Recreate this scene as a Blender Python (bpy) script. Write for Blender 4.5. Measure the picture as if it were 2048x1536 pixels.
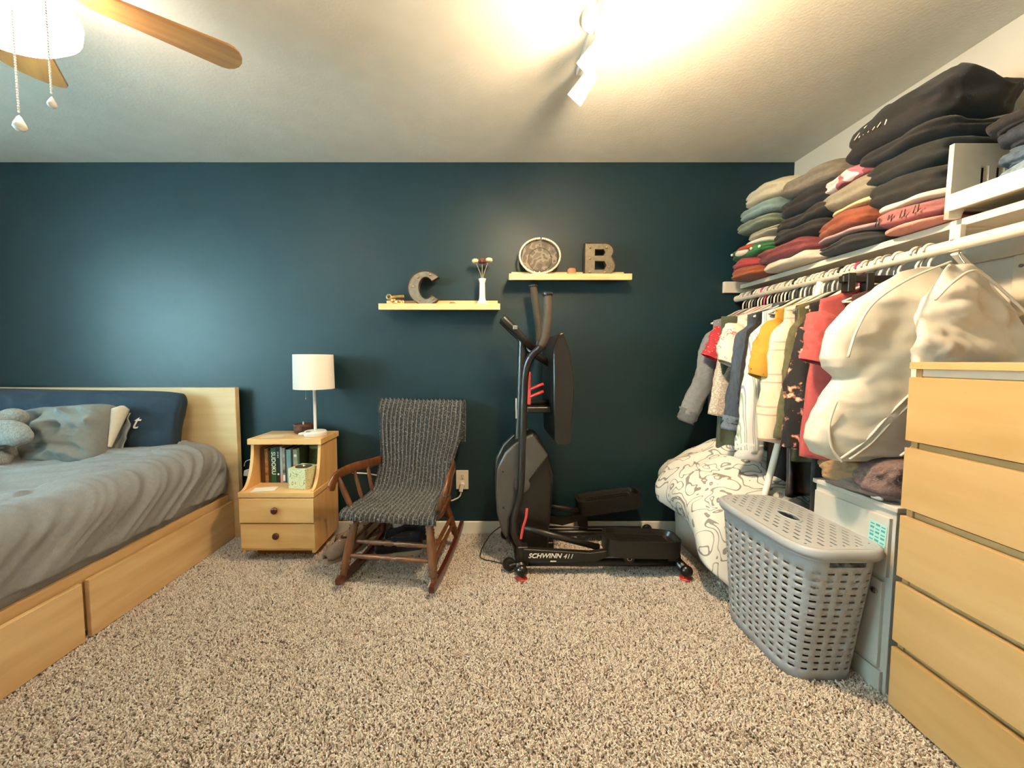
import bpy, bmesh, math, random
from mathutils import Vector, Matrix, noise
R = math.radians
random.seed(7)
for o in list(bpy.data.objects): bpy.data.objects.remove(o)
SC = bpy.context.scene
COL = SC.collection
# ------------------------------------------------------------ camera
cam = bpy.data.cameras.new('camera'); co = bpy.data.objects.new('camera', cam); COL.objects.link(co)
co.location = (0, 0, 1.12); co.rotation_euler = (R(90-3.5), 0, 0)
cam.sensor_width = 36; cam.lens = 36*769/2048; cam.shift_x = 46/2048; cam.clip_start = .02
SC.camera = co
# ------------------------------------------------------------ world, daylight, exposure
def lin(c):
    if isinstance(c, str): c = tuple(int(c[i:i+2], 16)/255 for i in (0, 2, 4))
    return tuple(x/12.92 if x <= .04045 else ((x+.055)/1.055)**2.4 for x in c)
W = bpy.data.worlds.new('world'); SC.world = W; W.use_nodes = True
W.node_tree.nodes['Background'].inputs[0].default_value = (.50, .86, .93, 1)
W.node_tree.nodes['Background'].inputs[1].default_value = 110.0
SC.view_settings.view_transform = 'Standard'; SC.view_settings.look = 'None'
SC.view_settings.exposure = 0.4; SC.view_settings.gamma = 1; SC.view_settings.use_curve_mapping = False
# daylight enters by the window in the left wall (portal guides sampling of the sky)
pl = bpy.data.lights.new('window_portal', 'AREA'); pl.shape = 'RECTANGLE'; pl.size = 1.5; pl.size_y = 1.15
pl.cycles.is_portal = True
po = bpy.data.objects.new('window_portal', pl); COL.objects.link(po)
WY, WZ = 0.35, 1.45          # window centre on the left wall
XL, XR, YB, YF, HC = -3.40, 1.87, 2.43, -1.55, 2.33
po.location = (XL-.02, WY, WZ); po.rotation_euler = (0, R(-90), 0)
TRACK_W, TRACK_COL = 20.0, (1, .73, .44)
FAN_E = 26.0

# ------------------------------------------------------------ helpers
def mat(name, col, rough=.6, var=.0, scale=30, bump=0, bscale=None, metal=0, sheen=0, emit=None, es=0, stretch=(1,1,1), detail=3, trans=0, coat=0, alpha=1, col2=None):
    m = bpy.data.materials.new(name); m.use_nodes = True
    N = m.node_tree.nodes; Lk = m.node_tree.links; b = N['Principled BSDF']
    c = lin(col)
    b.inputs['Roughness'].default_value = rough; b.inputs['Metallic'].default_value = metal
    if sheen: b.inputs['Sheen Weight'].default_value = sheen
    if coat: b.inputs['Coat Weight'].default_value = coat; b.inputs['Coat Roughness'].default_value = .25
    if trans: b.inputs['Transmission Weight'].default_value = trans
    b.inputs['Alpha'].default_value = alpha
    b.inputs['Base Color'].default_value = (*c, 1)
    if emit: b.inputs['Emission Color'].default_value = (*emit, 1); b.inputs['Emission Strength'].default_value = es
    tc = N.new('ShaderNodeTexCoord'); mp = N.new('ShaderNodeMapping'); mp.inputs['Scale'].default_value = stretch
    Lk.new(tc.outputs['Object'], mp.inputs[0])
    if var or col2:
        n = N.new('ShaderNodeTexNoise'); n.inputs['Scale'].default_value = scale; n.inputs['Detail'].default_value = detail
        Lk.new(mp.outputs[0], n.inputs[0])
        r = N.new('ShaderNodeValToRGB'); Lk.new(n.outputs[0], r.inputs[0])
        a = tuple(max(0, x*(1-var)) for x in c); d = tuple(min(1, x*(1+var)) for x in c)
        if col2: a, d = c, lin(col2)
        r.color_ramp.elements[0].position = .33; r.color_ramp.elements[1].position = .67
        r.color_ramp.elements[0].color = (*a, 1); r.color_ramp.elements[1].color = (*d, 1)
        Lk.new(r.outputs[0], b.inputs['Base Color'])
    if bump:
        n2 = N.new('ShaderNodeTexNoise'); n2.inputs['Scale'].default_value = bscale or scale*3; n2.inputs['Detail'].default_value = 4
        Lk.new(mp.outputs[0], n2.inputs[0])
        bu = N.new('ShaderNodeBump'); bu.inputs['Strength'].default_value = bump; bu.inputs['Distance'].default_value = .01
        Lk.new(n2.outputs[0], bu.inputs['Height']); Lk.new(bu.outputs[0], b.inputs['Normal'])
    return m
def ramp_mat(name, tex, stops, rough=.7, coord='Object', bump=0, stretch=(1,1,1), rot=(0,0,0), sheen=0, const=True, **tp):
    """material with a texture node run through a colour ramp"""
    m = bpy.data.materials.new(name); m.use_nodes = True
    N = m.node_tree.nodes; Lk = m.node_tree.links; b = N['Principled BSDF']; b.inputs['Roughness'].default_value = rough
    if sheen: b.inputs['Sheen Weight'].default_value = sheen
    tc = N.new('ShaderNodeTexCoord'); mp = N.new('ShaderNodeMapping'); mp.inputs['Scale'].default_value = stretch; mp.inputs['Rotation'].default_value = rot
    Lk.new(tc.outputs[coord], mp.inputs[0])
    t = N.new('ShaderNodeTex'+tex)
    for k, v in tp.items():
        if k in ('wave_type', 'bands_direction', 'feature', 'rings_direction'): setattr(t, k, v)
        else: t.inputs[k.replace('_', ' ')].default_value = v
    Lk.new(mp.outputs[0], t.inputs[0])
    r = N.new('ShaderNodeValToRGB'); r.color_ramp.interpolation = 'CONSTANT' if const else 'LINEAR'
    out = t.outputs['Distance'] if tex == 'Voronoi' else t.outputs[0]
    Lk.new(out, r.inputs[0])
    E_ = r.color_ramp.elements
    while len(E_) < len(stops): E_.new(.5)
    for e, (p, c) in zip(E_, stops): e.position = p; e.color = (*lin(c), 1)
    Lk.new(r.outputs[0], b.inputs['Base Color'])
    if bump:
        bu = N.new('ShaderNodeBump'); bu.inputs['Strength'].default_value = bump; bu.inputs['Distance'].default_value = .01
        Lk.new(out, bu.inputs['Height']); Lk.new(bu.outputs[0], b.inputs['Normal'])
    return m
def line_mat(name, base, line, scale=14, width=.06, levels=3, rough=.8, dist=1.2):
    """contour lines of a noise field: meandering doodle lines on cloth"""
    m = bpy.data.materials.new(name); m.use_nodes = True
    N = m.node_tree.nodes; Lk = m.node_tree.links; b = N['Principled BSDF']; b.inputs['Roughness'].default_value = rough
    tc = N.new('ShaderNodeTexCoord'); n = N.new('ShaderNodeTexNoise'); n.inputs['Scale'].default_value = scale; n.inputs['Detail'].default_value = 0
    n.inputs['Distortion'].default_value = dist
    Lk.new(tc.outputs['Object'], n.inputs[0])
    a = N.new('ShaderNodeMath'); a.operation = 'MULTIPLY'; a.inputs[1].default_value = levels; Lk.new(n.outputs[0], a.inputs[0])
    f = N.new('ShaderNodeMath'); f.operation = 'FRACT'; Lk.new(a.outputs[0], f.inputs[0])
    s = N.new('ShaderNodeMath'); s.operation = 'SUBTRACT'; s.inputs[1].default_value = .5; Lk.new(f.outputs[0], s.inputs[0])
    ab = N.new('ShaderNodeMath'); ab.operation = 'ABSOLUTE'; Lk.new(s.outputs[0], ab.inputs[0])
    lt = N.new('ShaderNodeMath'); lt.operation = 'LESS_THAN'; lt.inputs[1].default_value = width; Lk.new(ab.outputs[0], lt.inputs[0])
    mx = N.new('ShaderNodeMix'); mx.data_type = 'RGBA'; mx.inputs[6].default_value = (*lin(base), 1); mx.inputs[7].default_value = (*lin(line), 1)
    Lk.new(lt.outputs[0], mx.inputs[0]); Lk.new(mx.outputs[2], b.inputs['Base Color'])
    return m
def wood(name, c1, c2, scale=3, axis='x', rough=.45, coat=.15):
    st = {'x': (.12, 1, 1), 'y': (1, .12, 1), 'z': (1, 1, .12)}[axis]
    m = mat(name, c1, rough, col2=c2, scale=scale*8, stretch=st, detail=6, coat=coat)
    return m
def fabric(name, col, var=.18, rough=.9, bump=.25, sheen=.06):
    return mat(name, col, rough, var=var, scale=60, bump=bump, bscale=350, sheen=sheen)

class MB:
    def __init__(s): s.v = []; s.f = []
    def add(s, vs, fs):
        o = len(s.v); s.v += [tuple(v) for v in vs]; s.f += [tuple(i+o for i in f) for f in fs]; return s
    def box(s, x0, x1, y0, y1, z0, z1):
        return s.add([(x, y, z) for z in (z0, z1) for y in (y0, y1) for x in (x0, x1)],
                     [(0,2,3,1),(4,5,7,6),(0,1,5,4),(2,6,7,3),(0,4,6,2),(1,3,7,5)])
    def grid(s, nu, nv, fn, cu=False, cv=False):
        vs = [fn(i/(nu if cu else nu-1), j/(nv if cv else nv-1)) for j in range(nv) for i in range(nu)]
        fs = []
        for j in range(nv if cv else nv-1):
            for i in range(nu if cu else nu-1):
                a = j*nu+i; b = j*nu+(i+1) % nu; c = ((j+1) % nv)*nu+(i+1) % nu; d = ((j+1) % nv)*nu+i
                fs.append((a, b, c, d))
        return s.add(vs, fs)
    def tube(s, pts, r, n=10, cap=True, flat=None):
        pts = [Vector(p) for p in pts]; k = len(pts)
        rs = r if isinstance(r, (list, tuple)) else [r]*k
        t0 = (pts[1]-pts[0]).normalized(); up = Vector((0, 0, 1)) if abs(t0.z) < .9 else Vector((1, 0, 0))
        u = t0.cross(up).normalized(); vs = []
        for i, p in enumerate(pts):
            t = (pts[min(i+1, k-1)]-pts[max(i-1, 0)]).normalized()
            u = (u-t*u.dot(t)).normalized(); w = t.cross(u)
            for j in range(n):
                a = 2*math.pi*j/n
                vs.append(p+u*math.cos(a)*rs[i]+w*math.sin(a)*rs[i]*(flat or 1))
        fs = [(i*n+j, i*n+(j+1) % n, (i+1)*n+(j+1) % n, (i+1)*n+j) for i in range(k-1) for j in range(n)]
        if cap: fs += [tuple(reversed(range(n))), tuple((k-1)*n+j for j in range(n))]
        return s.add(vs, fs)
    def lathe(s, prof, c=(0,0,0), n=24, axis='z', cap=True):
        k = len(prof); vs = []
        for r, h in prof:
            for j in range(n):
                a = 2*math.pi*j/n; p = (r*math.cos(a), r*math.sin(a), h)
                if axis == 'y': p = (p[0], p[2], p[1])
                if axis == 'x': p = (p[2], p[0], p[1])
                vs.append((p[0]+c[0], p[1]+c[1], p[2]+c[2]))
        fs = [(i*n+j, i*n+(j+1) % n, (i+1)*n+(j+1) % n, (i+1)*n+j) for i in range(k-1) for j in range(n)]
        if cap and prof[0][0] > 1e-6: fs.append(tuple(reversed(range(n))))
        if cap and prof[-1][0] > 1e-6: fs.append(tuple((k-1)*n+j for j in range(n)))
        return s.add(vs, fs)
    def prism(s, out, a0, a1, axis='y'):
        """extrude a 2D outline; axis y: outline is (x,z); axis x: (y,z); axis z: (x,y)"""
        n = len(out)
        def P(p, a): return {'y': (p[0], a, p[1]), 'x': (a, p[0], p[1]), 'z': (p[0], p[1], a)}[axis]
        vs = [P(p, a0) for p in out]+[P(p, a1) for p in out]
        fs = [tuple(range(n)), tuple(reversed(range(n, 2*n)))]+[(i, i+n, (i+1) % n+n, (i+1) % n) for i in range(n)]
        return s.add(vs, fs)
    def ell(s, c, r, n=16, m=10):
        def fn(u, v):
            a = u*2*math.pi; b = (v-.5)*math.pi
            return (c[0]+r[0]*math.cos(a)*math.cos(b), c[1]+r[1]*math.sin(a)*math.cos(b), c[2]+r[2]*math.sin(b))
        return s.grid(n, m, fn, cu=True)
    def build(s, name, m, parent=None, smooth=False, bevel=0, seg=2, sub=0, solid=0, loc=None, world=False, rot=None, weld=True, angle=R(40)):
        off = Vector(parent.location) if (world and parent is not None) else Vector((0, 0, 0))
        me = bpy.data.meshes.new(name); me.from_pydata([tuple(Vector(v)-off) for v in s.v], [], s.f)
        bm = bmesh.new(); bm.from_mesh(me)
        if weld: bmesh.ops.remove_doubles(bm, verts=bm.verts, dist=1e-5)
        bmesh.ops.recalc_face_normals(bm, faces=bm.faces); bm.to_mesh(me); bm.free()
        me.materials.append(m)
        o = bpy.data.objects.new(name, me); COL.objects.link(o)
        if smooth:
            for p in me.polygons: p.use_smooth = True
            if smooth == 'auto':
                md = o.modifiers.new('e', 'EDGE_SPLIT'); md.split_angle = R(35)
        if bevel:
            md = o.modifiers.new('b', 'BEVEL'); md.width = bevel; md.segments = seg; md.limit_method = 'ANGLE'; md.angle_limit = angle
            for p in me.polygons: p.use_smooth = True
            md.harden_normals = True
        if solid:
            md = o.modifiers.new('s', 'SOLIDIFY'); md.thickness = solid; md.offset = 0
        if sub:
            md = o.modifiers.new('u', 'SUBSURF'); md.levels = sub; md.render_levels = sub
        if parent is not None: o.parent = parent
        if loc: o.location = loc
        if rot: o.rotation_euler = rot
        return o
def tag(o, label=None, cat=None, group=None, kind=None):
    if label: o['label'] = label
    if cat: o['category'] = cat
    if group: o['group'] = group
    if kind: o['kind'] = kind
    return o
def thing(name, label, cat, loc=(0,0,0), rz=0, group=None):
    o = bpy.data.objects.new(name, None); COL.objects.link(o); o.empty_display_size = .05
    o.location = loc; o.rotation_euler = (0, 0, rz)
    return tag(o, label, cat, group)
def struct(name, mb, m, **k): return tag(mb.build(name, m, **k), kind='structure')
def bx(name, m, parent, x0, x1, y0, y1, z0, z1, bevel=.002, world=True, **k):
    return MB().box(x0, x1, y0, y1, z0, z1).build(name, m, parent, bevel=bevel, world=world, **k)
def dup(root, loc=None, rz=None, **t):
    r = root.copy(); COL.objects.link(r)
    for ch in root.children:
        c = ch.copy(); COL.objects.link(c); c.parent = r
        for g in ch.children:
            d = g.copy(); COL.objects.link(d); d.parent = c
    if loc is not None: r.location = loc
    if rz is not None: r.rotation_euler = (0, 0, rz)
    tag(r, **t); return r
def text(name, body, size, m, parent, loc, rot, depth=.0006, shear=0, bold=False, sx=1):
    cu = bpy.data.curves.new(name, 'FONT'); cu.body = body; cu.size = size; cu.extrude = depth; cu.shear = shear; cu.align_x = 'CENTER'; cu.align_y = 'CENTER'
    if bold: cu.offset = size*.018
    cu.resolution_u = 4
    to = bpy.data.objects.new('tmp', cu); COL.objects.link(to)
    bpy.context.view_layer.update()
    me = bpy.data.meshes.new_from_object(to.evaluated_get(bpy.context.evaluated_depsgraph_get()))
    bpy.data.objects.remove(to)
    me.name = name; me.materials.clear(); me.materials.append(m)
    o = bpy.data.objects.new(name, me); COL.objects.link(o); o.parent = parent
    o.location = loc; o.rotation_euler = rot; o.scale = (sx, 1, 1); return o
def nz(x, y, z, s=1): return noise.noise(Vector((x*s, y*s, z*s)))
def spow(a, e): return math.copysign(abs(a)**e, a)
def lerp(a, b, t): return a+(b-a)*t
def smooth01(t): t = max(0, min(1, t)); return t*t*(3-2*t)
def catmull(pts, n=6):
    pts = [Vector(p) for p in pts]; out = []
    for i in range(len(pts)-1):
        p0, p1, p2, p3 = pts[max(i-1, 0)], pts[i], pts[i+1], pts[min(i+2, len(pts)-1)]
        for k in range(n):
            t = k/n
            out.append(.5*((2*p1)+(p2-p0)*t+(2*p0-5*p1+4*p2-p3)*t*t+(3*p1-p0-3*p2+p3)*t**3))
    out.append(pts[-1]); return out

# ------------------------------------------------------------ materials
M = {}
M['wall_blue'] = mat('wall_blue', '0d292f', .49, var=.05, scale=6, bump=.06, bscale=220)
M['wall_blue'].node_tree.nodes['Principled BSDF'].inputs['Specular IOR Level'].default_value = .38
M['wall_white'] = mat('wall_white', 'd6d2c8', .75, var=.03, scale=4, bump=.05, bscale=200)
M['ceiling'] = mat('ceiling', 'dcdbd3', .9, var=.03, scale=10, bump=.12, bscale=90)
M['trim'] = mat('trim', 'e6e2d8', .4, var=.02)
M['oak'] = wood('oak', 'd0a876', 'e2c190', 2.2, 'y')
M['oakx'] = wood('oakx', 'cfae80', 'dfc396', 2.2, 'x')
M['birch'] = wood('birch', 'a8814f', 'bd9a6b', .9, 'y', .38, .2)
M['birch_in'] = mat('birch_in', 'e3d8c4', .6, var=.03)
M['maple'] = wood('maple', 'd3a062', 'deb47a', 2.5, 'z', .4, .2)
M['maplex'] = wood('maplex', 'd6a668', 'e0b77e', 2.5, 'x', .4, .2)
M['walnut'] = wood('walnut', '4a2a14', '6e4020', 6, 'z', .28, .5)
M['darkwood'] = mat('darkwood', '45180c', .3, var=.2, scale=30, coat=.4)
M['pine'] = wood('pine', 'dcb57c', 'ecca94', 4, 'x', .5, .1)
M['white'] = mat('white', 'ece9e2', .4, var=.01)
M['white_paint'] = mat('white_paint', 'd6cebd', .45, var=.03)
M['plastic_white'] = mat('plastic_white', 'e6e6e2', .35)
M['black'] = mat('black', '17130f', .38, var=.1)
M['black_gloss'] = mat('black_gloss', '191512', .28)
M['gunmetal'] = mat('gunmetal', '53514d', .3, metal=.35, var=.05)
M['red'] = mat('red', 'b5352c', .4)
M['chrome'] = mat('chrome', 'c9c9c9', .2, metal=1)
M['steel'] = mat('steel', '8f8a80', .45, metal=.8, var=.15, scale=40)
M['rust'] = mat('rust', '4a3424', .65, metal=.4, var=.3, scale=30)
M['brass'] = mat('brass', 'b89a62', .35, metal=.9, var=.2)
M['sheet'] = fabric('sheet', '858789', .05)
M['navy'] = fabric('navy', '162a39', .08)
M['greycase'] = fabric('greycase', '7d7f7c', .05)
M['plush'] = mat('plush', '9aa09c', 1, var=.25, scale=90, bump=.9, bscale=260, sheen=.5)
M['paper'] = mat('paper', 'e9e4da', .7)

# ------------------------------------------------------------ setting
ft = .12
struct('floor', MB().box(XL-ft, XR+ft, YF-ft, YB+ft, -.1, 0), mat('carpet_base', 'a09081', 1, col2='cfc3b6', scale=260, detail=2, bump=.8, bscale=300))
struct('ceiling', MB().box(XL-ft, XR+ft, YF-ft, YB+ft, HC, HC+.1), M['ceiling'])
struct('wall_back', MB().box(XL-ft, XR+ft, YB, YB+ft, 0, HC), M['wall_blue'])
struct('wall_right', MB().box(XR, XR+ft, YF, YB, 0, HC), M['wall_white'])
struct('wall_front', MB().box(XL-ft, XR+ft, YF-ft, YF, 0, HC), M['wall_white'])
wl = MB(); a, b, c, d = WY-.75, WY+.75, WZ-.575, WZ+.575
wl.box(XL-ft, XL, YF, a, 0, HC).box(XL-ft, XL, b, YB, 0, HC).box(XL-ft, XL, a, b, 0, c).box(XL-ft, XL, a, b, d, HC)
struct('wall_left', wl, M['wall_white'])
w1 = MB()
for (p, q, r_, s_) in ((a, a+.05, c, d), (b-.05, b, c, d), (a, b, c, c+.05), (a, b, d-.05, d), (WY-.025, WY+.025, c, d)): w1.box(XL-.08, XL-.04, p, q, r_, s_)
wf = struct('window_1', w1, M['white'])
MB().box(XL-.065, XL-.06, a+.05, WY-.025, c+.05, d-.05).build('pane', mat('glass', 'ffffff', 0, trans=1), wf)
MB().box(XL-.065, XL-.06, WY+.025, b-.05, c+.05, d-.05).build('pane', bpy.data.materials['glass'], wf)
for n, bxs in (('back', (XL, XR, YB-.014, YB, 0, .085)), ('right', (XR-.014, XR, YF, YB-.014, 0, .085))):
    struct('baseboard_'+n, MB().box(*bxs), M['trim'], bevel=.005)

# carpet pile: uncountable tufts, one stuff object
def carpet():
    me = bpy.data.meshes.new('carpet_pile'); me.from_pydata([(-2.6, .55, .0), (1.85, .55, .0), (1.85, 2.41, .0), (-2.6, 2.41, .0)], [], [(0, 1, 2, 3)])
    o = bpy.data.objects.new('carpet_pile', me); COL.objects.link(o)
    m = bpy.data.materials.new('carpet_tuft'); m.use_nodes = True
    N = m.node_tree.nodes; Lk = m.node_tree.links; b = N['Principled BSDF']; b.inputs['Roughness'].default_value = 1; b.inputs['Sheen Weight'].default_value = .15
    at = N.new('ShaderNodeAttribute'); at.attribute_type = 'INSTANCER'; at.attribute_name = 'tone'
    r = N.new('ShaderNodeValToRGB'); Lk.new(at.outputs['Fac'], r.inputs[0]); E_ = r.color_ramp.elements
    st = [(0, '3f342b'), (.18, '6f6055'), (.36, 'b0a396'), (.7, 'c6bbaf'), (1, 'e2dad0')]
    while len(E_) < len(st): E_.new(.5)
    for e, (p, c) in zip(E_, st): e.position = p; e.color = (*lin(c), 1)
    Lk.new(r.outputs[0], b.inputs['Base Color'])
    g = bpy.data.node_groups.new('pile', 'GeometryNodeTree')
    g.interface.new_socket('Geometry', in_out='INPUT', socket_type='NodeSocketGeometry'); g.interface.new_socket('Geometry', in_out='OUTPUT', socket_type='NodeSocketGeometry')
    n = g.nodes; l = g.links
    gi = n.new('NodeGroupInput'); go = n.new('NodeGroupOutput')
    dp = n.new('GeometryNodeDistributePointsOnFaces'); dp.inputs['Density'].default_value = 52000
    cn = n.new('GeometryNodeMeshCone'); cn.inputs['Vertices'].default_value = 4; cn.inputs['Radius Top'].default_value = .0017; cn.inputs['Radius Bottom'].default_value = .0030; cn.inputs['Depth'].default_value = .011
    sm = n.new('GeometryNodeSetMaterial'); sm.inputs['Material'].default_value = m
    ip = n.new('GeometryNodeInstanceOnPoints')
    rv = n.new('FunctionNodeRandomValue'); rv.data_type = 'FLOAT_VECTOR'; rv.inputs[0].default_value = (-.75, -.75, 0); rv.inputs[1].default_value = (.75, .75, 6.28)
    rs = n.new('FunctionNodeRandomValue'); rs.inputs[2].default_value = .75; rs.inputs[3].default_value = 1.35
    rt = n.new('FunctionNodeRandomValue')
    sa = n.new('GeometryNodeStoreNamedAttribute'); sa.domain = 'INSTANCE'; sa.inputs['Name'].default_value = 'tone'
    l.new(gi.outputs[0], dp.inputs['Mesh']); l.new(dp.outputs['Points'], ip.inputs['Points']); l.new(cn.outputs['Mesh'], sm.inputs[0]); l.new(sm.outputs[0], ip.inputs['Instance'])
    l.new(rv.outputs[0], ip.inputs['Rotation']); l.new(rs.outputs[1], ip.inputs['Scale'])
    l.new(ip.outputs[0], sa.inputs['Geometry']); l.new(rt.outputs[1], sa.inputs['Value']); l.new(sa.outputs[0], go.inputs[0])
    md = o.modifiers.new('pile', 'NODES'); md.node_group = g
    me.materials.append(m)
    tag(o, 'speckled beige and brown carpet pile covering the floor', 'carpet', kind='stuff')
carpet()

# ------------------------------------------------------------ bed
bed = thing('bed', 'light oak bed with plain tall headboard and storage drawers', 'bed', (-2.38, 1.4, 0))
bx('headboard', M['oakx'], bed, -3.2, -1.558, 2.352, 2.39, .0, .954, .003)
bx('side_rail', M['oak'], bed, -1.655, -1.625, .3, 2.352, .03, .285, .003)
bx('slatted_base', M['oak'], bed, -3.16, -1.655, .3, 2.352, .2, .25, .003)
bx('side_rail', M['oak'], bed, -3.19, -3.16, .3, 2.352, .03, .285, .003)
for y0, y1 in ((.5, 1.456), (1.48, 2.42-.07)):
    d_ = bx('drawer', M['oak'], bed, -1.625+.012, -1.593, y0, y1, .012, .248, .003)
def bed_mattress():
    x0, x1, y0, y1, z0, z1 = -3.17, -1.605, .32, 2.345, .252, .60
    cx, cy, cz = (x0+x1)/2, (y0+y1)/2, (z0+z1)/2; hx, hy, hz = (x1-x0)/2, (y1-y0)/2, (z1-z0)/2
    rad = .115
    def surf(p):
        d = Vector((p[0]*hx, p[1]*hy, p[2]*hz))
        core = Vector((max(-hx+rad, min(hx-rad, d.x)), max(-hy+rad, min(hy-rad, d.y)), max(-hz+rad, min(hz-rad, d.z))))
        n = (d-core); n = n.normalized() if n.length > 1e-6 else Vector((0, 0, 1))
        q = core+n*rad
        X, Y, Z = q.x+cx, q.y+cy, q.z+cz
        side = smooth01((X+1.85)/.18)
        # long tension folds that run from the lower corner up to the pillow
        s = (X+cy)*.62-Y*.9+(Z*1.1 if side > .3 else 0)
        w = nz(s*7, (X+Y)*1.4, 1.7)+.5*nz(s*17, (X+Y)*2.2, 5.1)
        ridge = (1-abs(w)*1.5)
        fade = .45+.55*smooth01((Y-1.0)/.9)
        amp = .030*fade*max(ridge, -.35)
        w2 = nz(s*24, (X+Y)*2.6, 9.3)
        amp += .012*fade*(1-2.2*abs(w2))*smooth01((Y-1.2)/.5)*(1-.6*side)
        q2 = q+n*(amp+.012*nz(X*3, Y*3, Z*3))
        if n.z < -.3: q2 = q
        z = q2.z+cz
        if Y > 2.0 and Z > .5: z += .012
        return (q2.x+cx, q2.y+cy, max(z, z0))
    mb = MB()
    def face(ax, sg, nu, nv):
        def fn(u, v):
            a, b = u*2-1, v*2-1
            p = {0: (sg, a, b), 1: (a, sg, b), 2: (a, b, sg)}[ax]
            return surf(p)
        mb.grid(nu, nv, fn)
    face(2, 1, 150, 200); face(2, -1, 20, 20); face(0, 1, 200, 50); face(0, -1, 20, 10); face(1, 1, 150, 40); face(1, -1, 40, 10)
    o = mb.build('mattress', M['sheet'], smooth=True)
    tag(o, 'thick mattress in a wrinkled warm grey fitted sheet', 'mattress')
bed_mattress()

def pillow_mesh(w, h, t, seed=0, wr=.012, nu=64, nv=44, pinch=.06, ex=.34):
    mb = MB()
    for sg in (1, -1):
        def fn(u, v):
            a, b = u*2-1, v*2-1
            a = spow(math.sin(a*math.pi/2), .9); b = spow(math.sin(b*math.pi/2), .9)
            x = w/2*a*(1-pinch*math.cos(b*math.pi/2)*abs(a)**4-.05*abs(b)**6)
            z = h/2*b*(1-pinch*math.cos(a*math.pi/2)*abs(b)**4*.6-.07*abs(a)**8)
            e = max(0, (1-abs(a)**3))*max(0, (1-abs(b)**3))
            th = t/2*e**ex
            f = wr*min(1, e*3)*(nz(a*2.2+seed, b*3.1, seed*1.7)+.7*(1-2.4*abs(nz(a*2.6+b*1.5+seed, b*2.2-a, 3.3+seed))))
            return (x, sg*(th+f), z)
        mb.grid(nu, nv, fn)
    return mb
np_ = thing('long_pillow', 'long navy blue pillow leaning on the oak headboard', 'pillow', (-2.45, 2.225, .745))
np_.rotation_euler = (R(-14), R(1), 0)
pb = pillow_mesh(1.34, .42, .20, 3, .02, 110, 50, .04).build('pillow_case', M['navy'], np_, smooth=True)
bpy.context.view_layer.update(); hit = pb.ray_cast(Vector((.47, -1, .015)), Vector((0, 1, 0)))
text('printed_letter', 't', .115, M['paper'], np_, (.47, hit[1].y-.003, .015), (R(90), 0, R(0)), shear=.35)
gp = thing('grey_pillow', 'grey pillow with its white filling showing at the open end', 'pillow', (-2.245, 2.035, .71))
gp.rotation_euler = (R(-20), R(-4), R(-4))
pillow_mesh(.50, .345, .20, 9, .034, 80, 60, .06).build('pillow_case', M['greycase'], gp, smooth=True, loc=(-.02, 0, 0))
MB().grid(24, 20, lambda u, v: (.222+.012*v+(.004+.026*v)*(1 if v < .97 else .5)*math.cos(u*6.283), .025+(.01+.035*v)*(1 if v < .97 else .5)*math.sin(u*6.283), lerp(-.06, .152, v)+.012*v*math.cos(u*6.283)), cu=True).build('white_filling', fabric('filling', 'd9d2c4', .03), gp, smooth=True)
def flap():
    mb = MB()
    mb.grid(12, 34, lambda u, v: (.17+.10*u+.014*nz(u*3, v*6, 1)-.02*abs(v-.5), .055+.012*nz(u*4, v*5, 3)+.02*math.sin(u*3), lerp(-.16, .13, v)+.01*nz(v*6, u, 2)))
    mb.build('open_flap', M['greycase'], gp, smooth=True, solid=.006, weld=False)
flap()
# plush toy
pt = thing('plush_toy', 'fluffy light grey plush toy animal sitting against the grey pillow', 'toy', (-2.43, 1.88, .60))
mb = MB()
for c_, r_ in (((-.05, .03, .10), (.11, .10, .12)), ((-.04, .0, .17), (.12, .11, .10)), ((.11, -.05, .175), (.115, .045, .062)), ((.17, -.06, .16), (.075, .04, .05)), ((-.17, 0, .16), (.12, .045, .09)), ((.04, -.09, .045), (.085, .10, .055)), ((-.12, -.1, .045), (.085, .11, .055)), ((.02, .05, .23), (.07, .05, .05)), ((-.04, -.1, .13), (.05, .06, .05))):
    mb.ell(c_, r_)
b_ = mb.build('body', M['plush'], pt, smooth=True, weld=False)
md = b_.modifiers.new('r', 'REMESH'); md.mode = 'VOXEL'; md.voxel_size = .007; md.use_smooth_shade = True
md = b_.modifiers.new('s', 'SMOOTH'); md.iterations = 5
for x in (-.1, .0): MB().ell((x, -.112, .20), (.011, .008, .011)).build('eye', M['black_gloss'], pt, smooth=True)

# ------------------------------------------------------------ nightstand
ns = thing('nightstand', 'maple nightstand with open curved shelf and two round-knobbed drawers', 'nightstand', (-1.16, 2.25, 0))
X0, X1 = -1.362, -.953
def side_profile():
    pts = [(2.395, .06), (2.395, .645), (2.165, .645)]
    for k in range(13):
        t = k/12; a = t*math.pi/2
        pts.append((2.165-.10*(1-math.cos(a))-.005*t, .645-.235*math.sin(a)**1.15 if k < 12 else .41))
    pts += [(2.06, .405), (2.06, .06)]
    return pts
for x in (X0+.005, X1-.023): MB().prism(side_profile(), x, x+.018, 'x').build('side_panel', M['maple'], ns, world=True, bevel=.0015)
bx('top', M['maplex'], ns, X0-.004, X1+.006, 2.145, 2.402, .645, .678, .003)
bx('back_panel', M['maple'], ns, X0+.02, X1-.02, 2.385, 2.395, .06, .645, 0)
bx('shelf', M['maplex'], ns, X0-.002, X1+.002, 2.045, 2.39, .375, .405, .003)
bx('base_panel', M['maplex'], ns, X0+.02, X1-.02, 2.06, 2.39, .075, .09, .001)
bx('plinth', mat('plinth', '8a5526', .5, var=.1), ns, X0+.03, X1-.03, 2.15, 2.38, 0, .09, .002)
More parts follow.
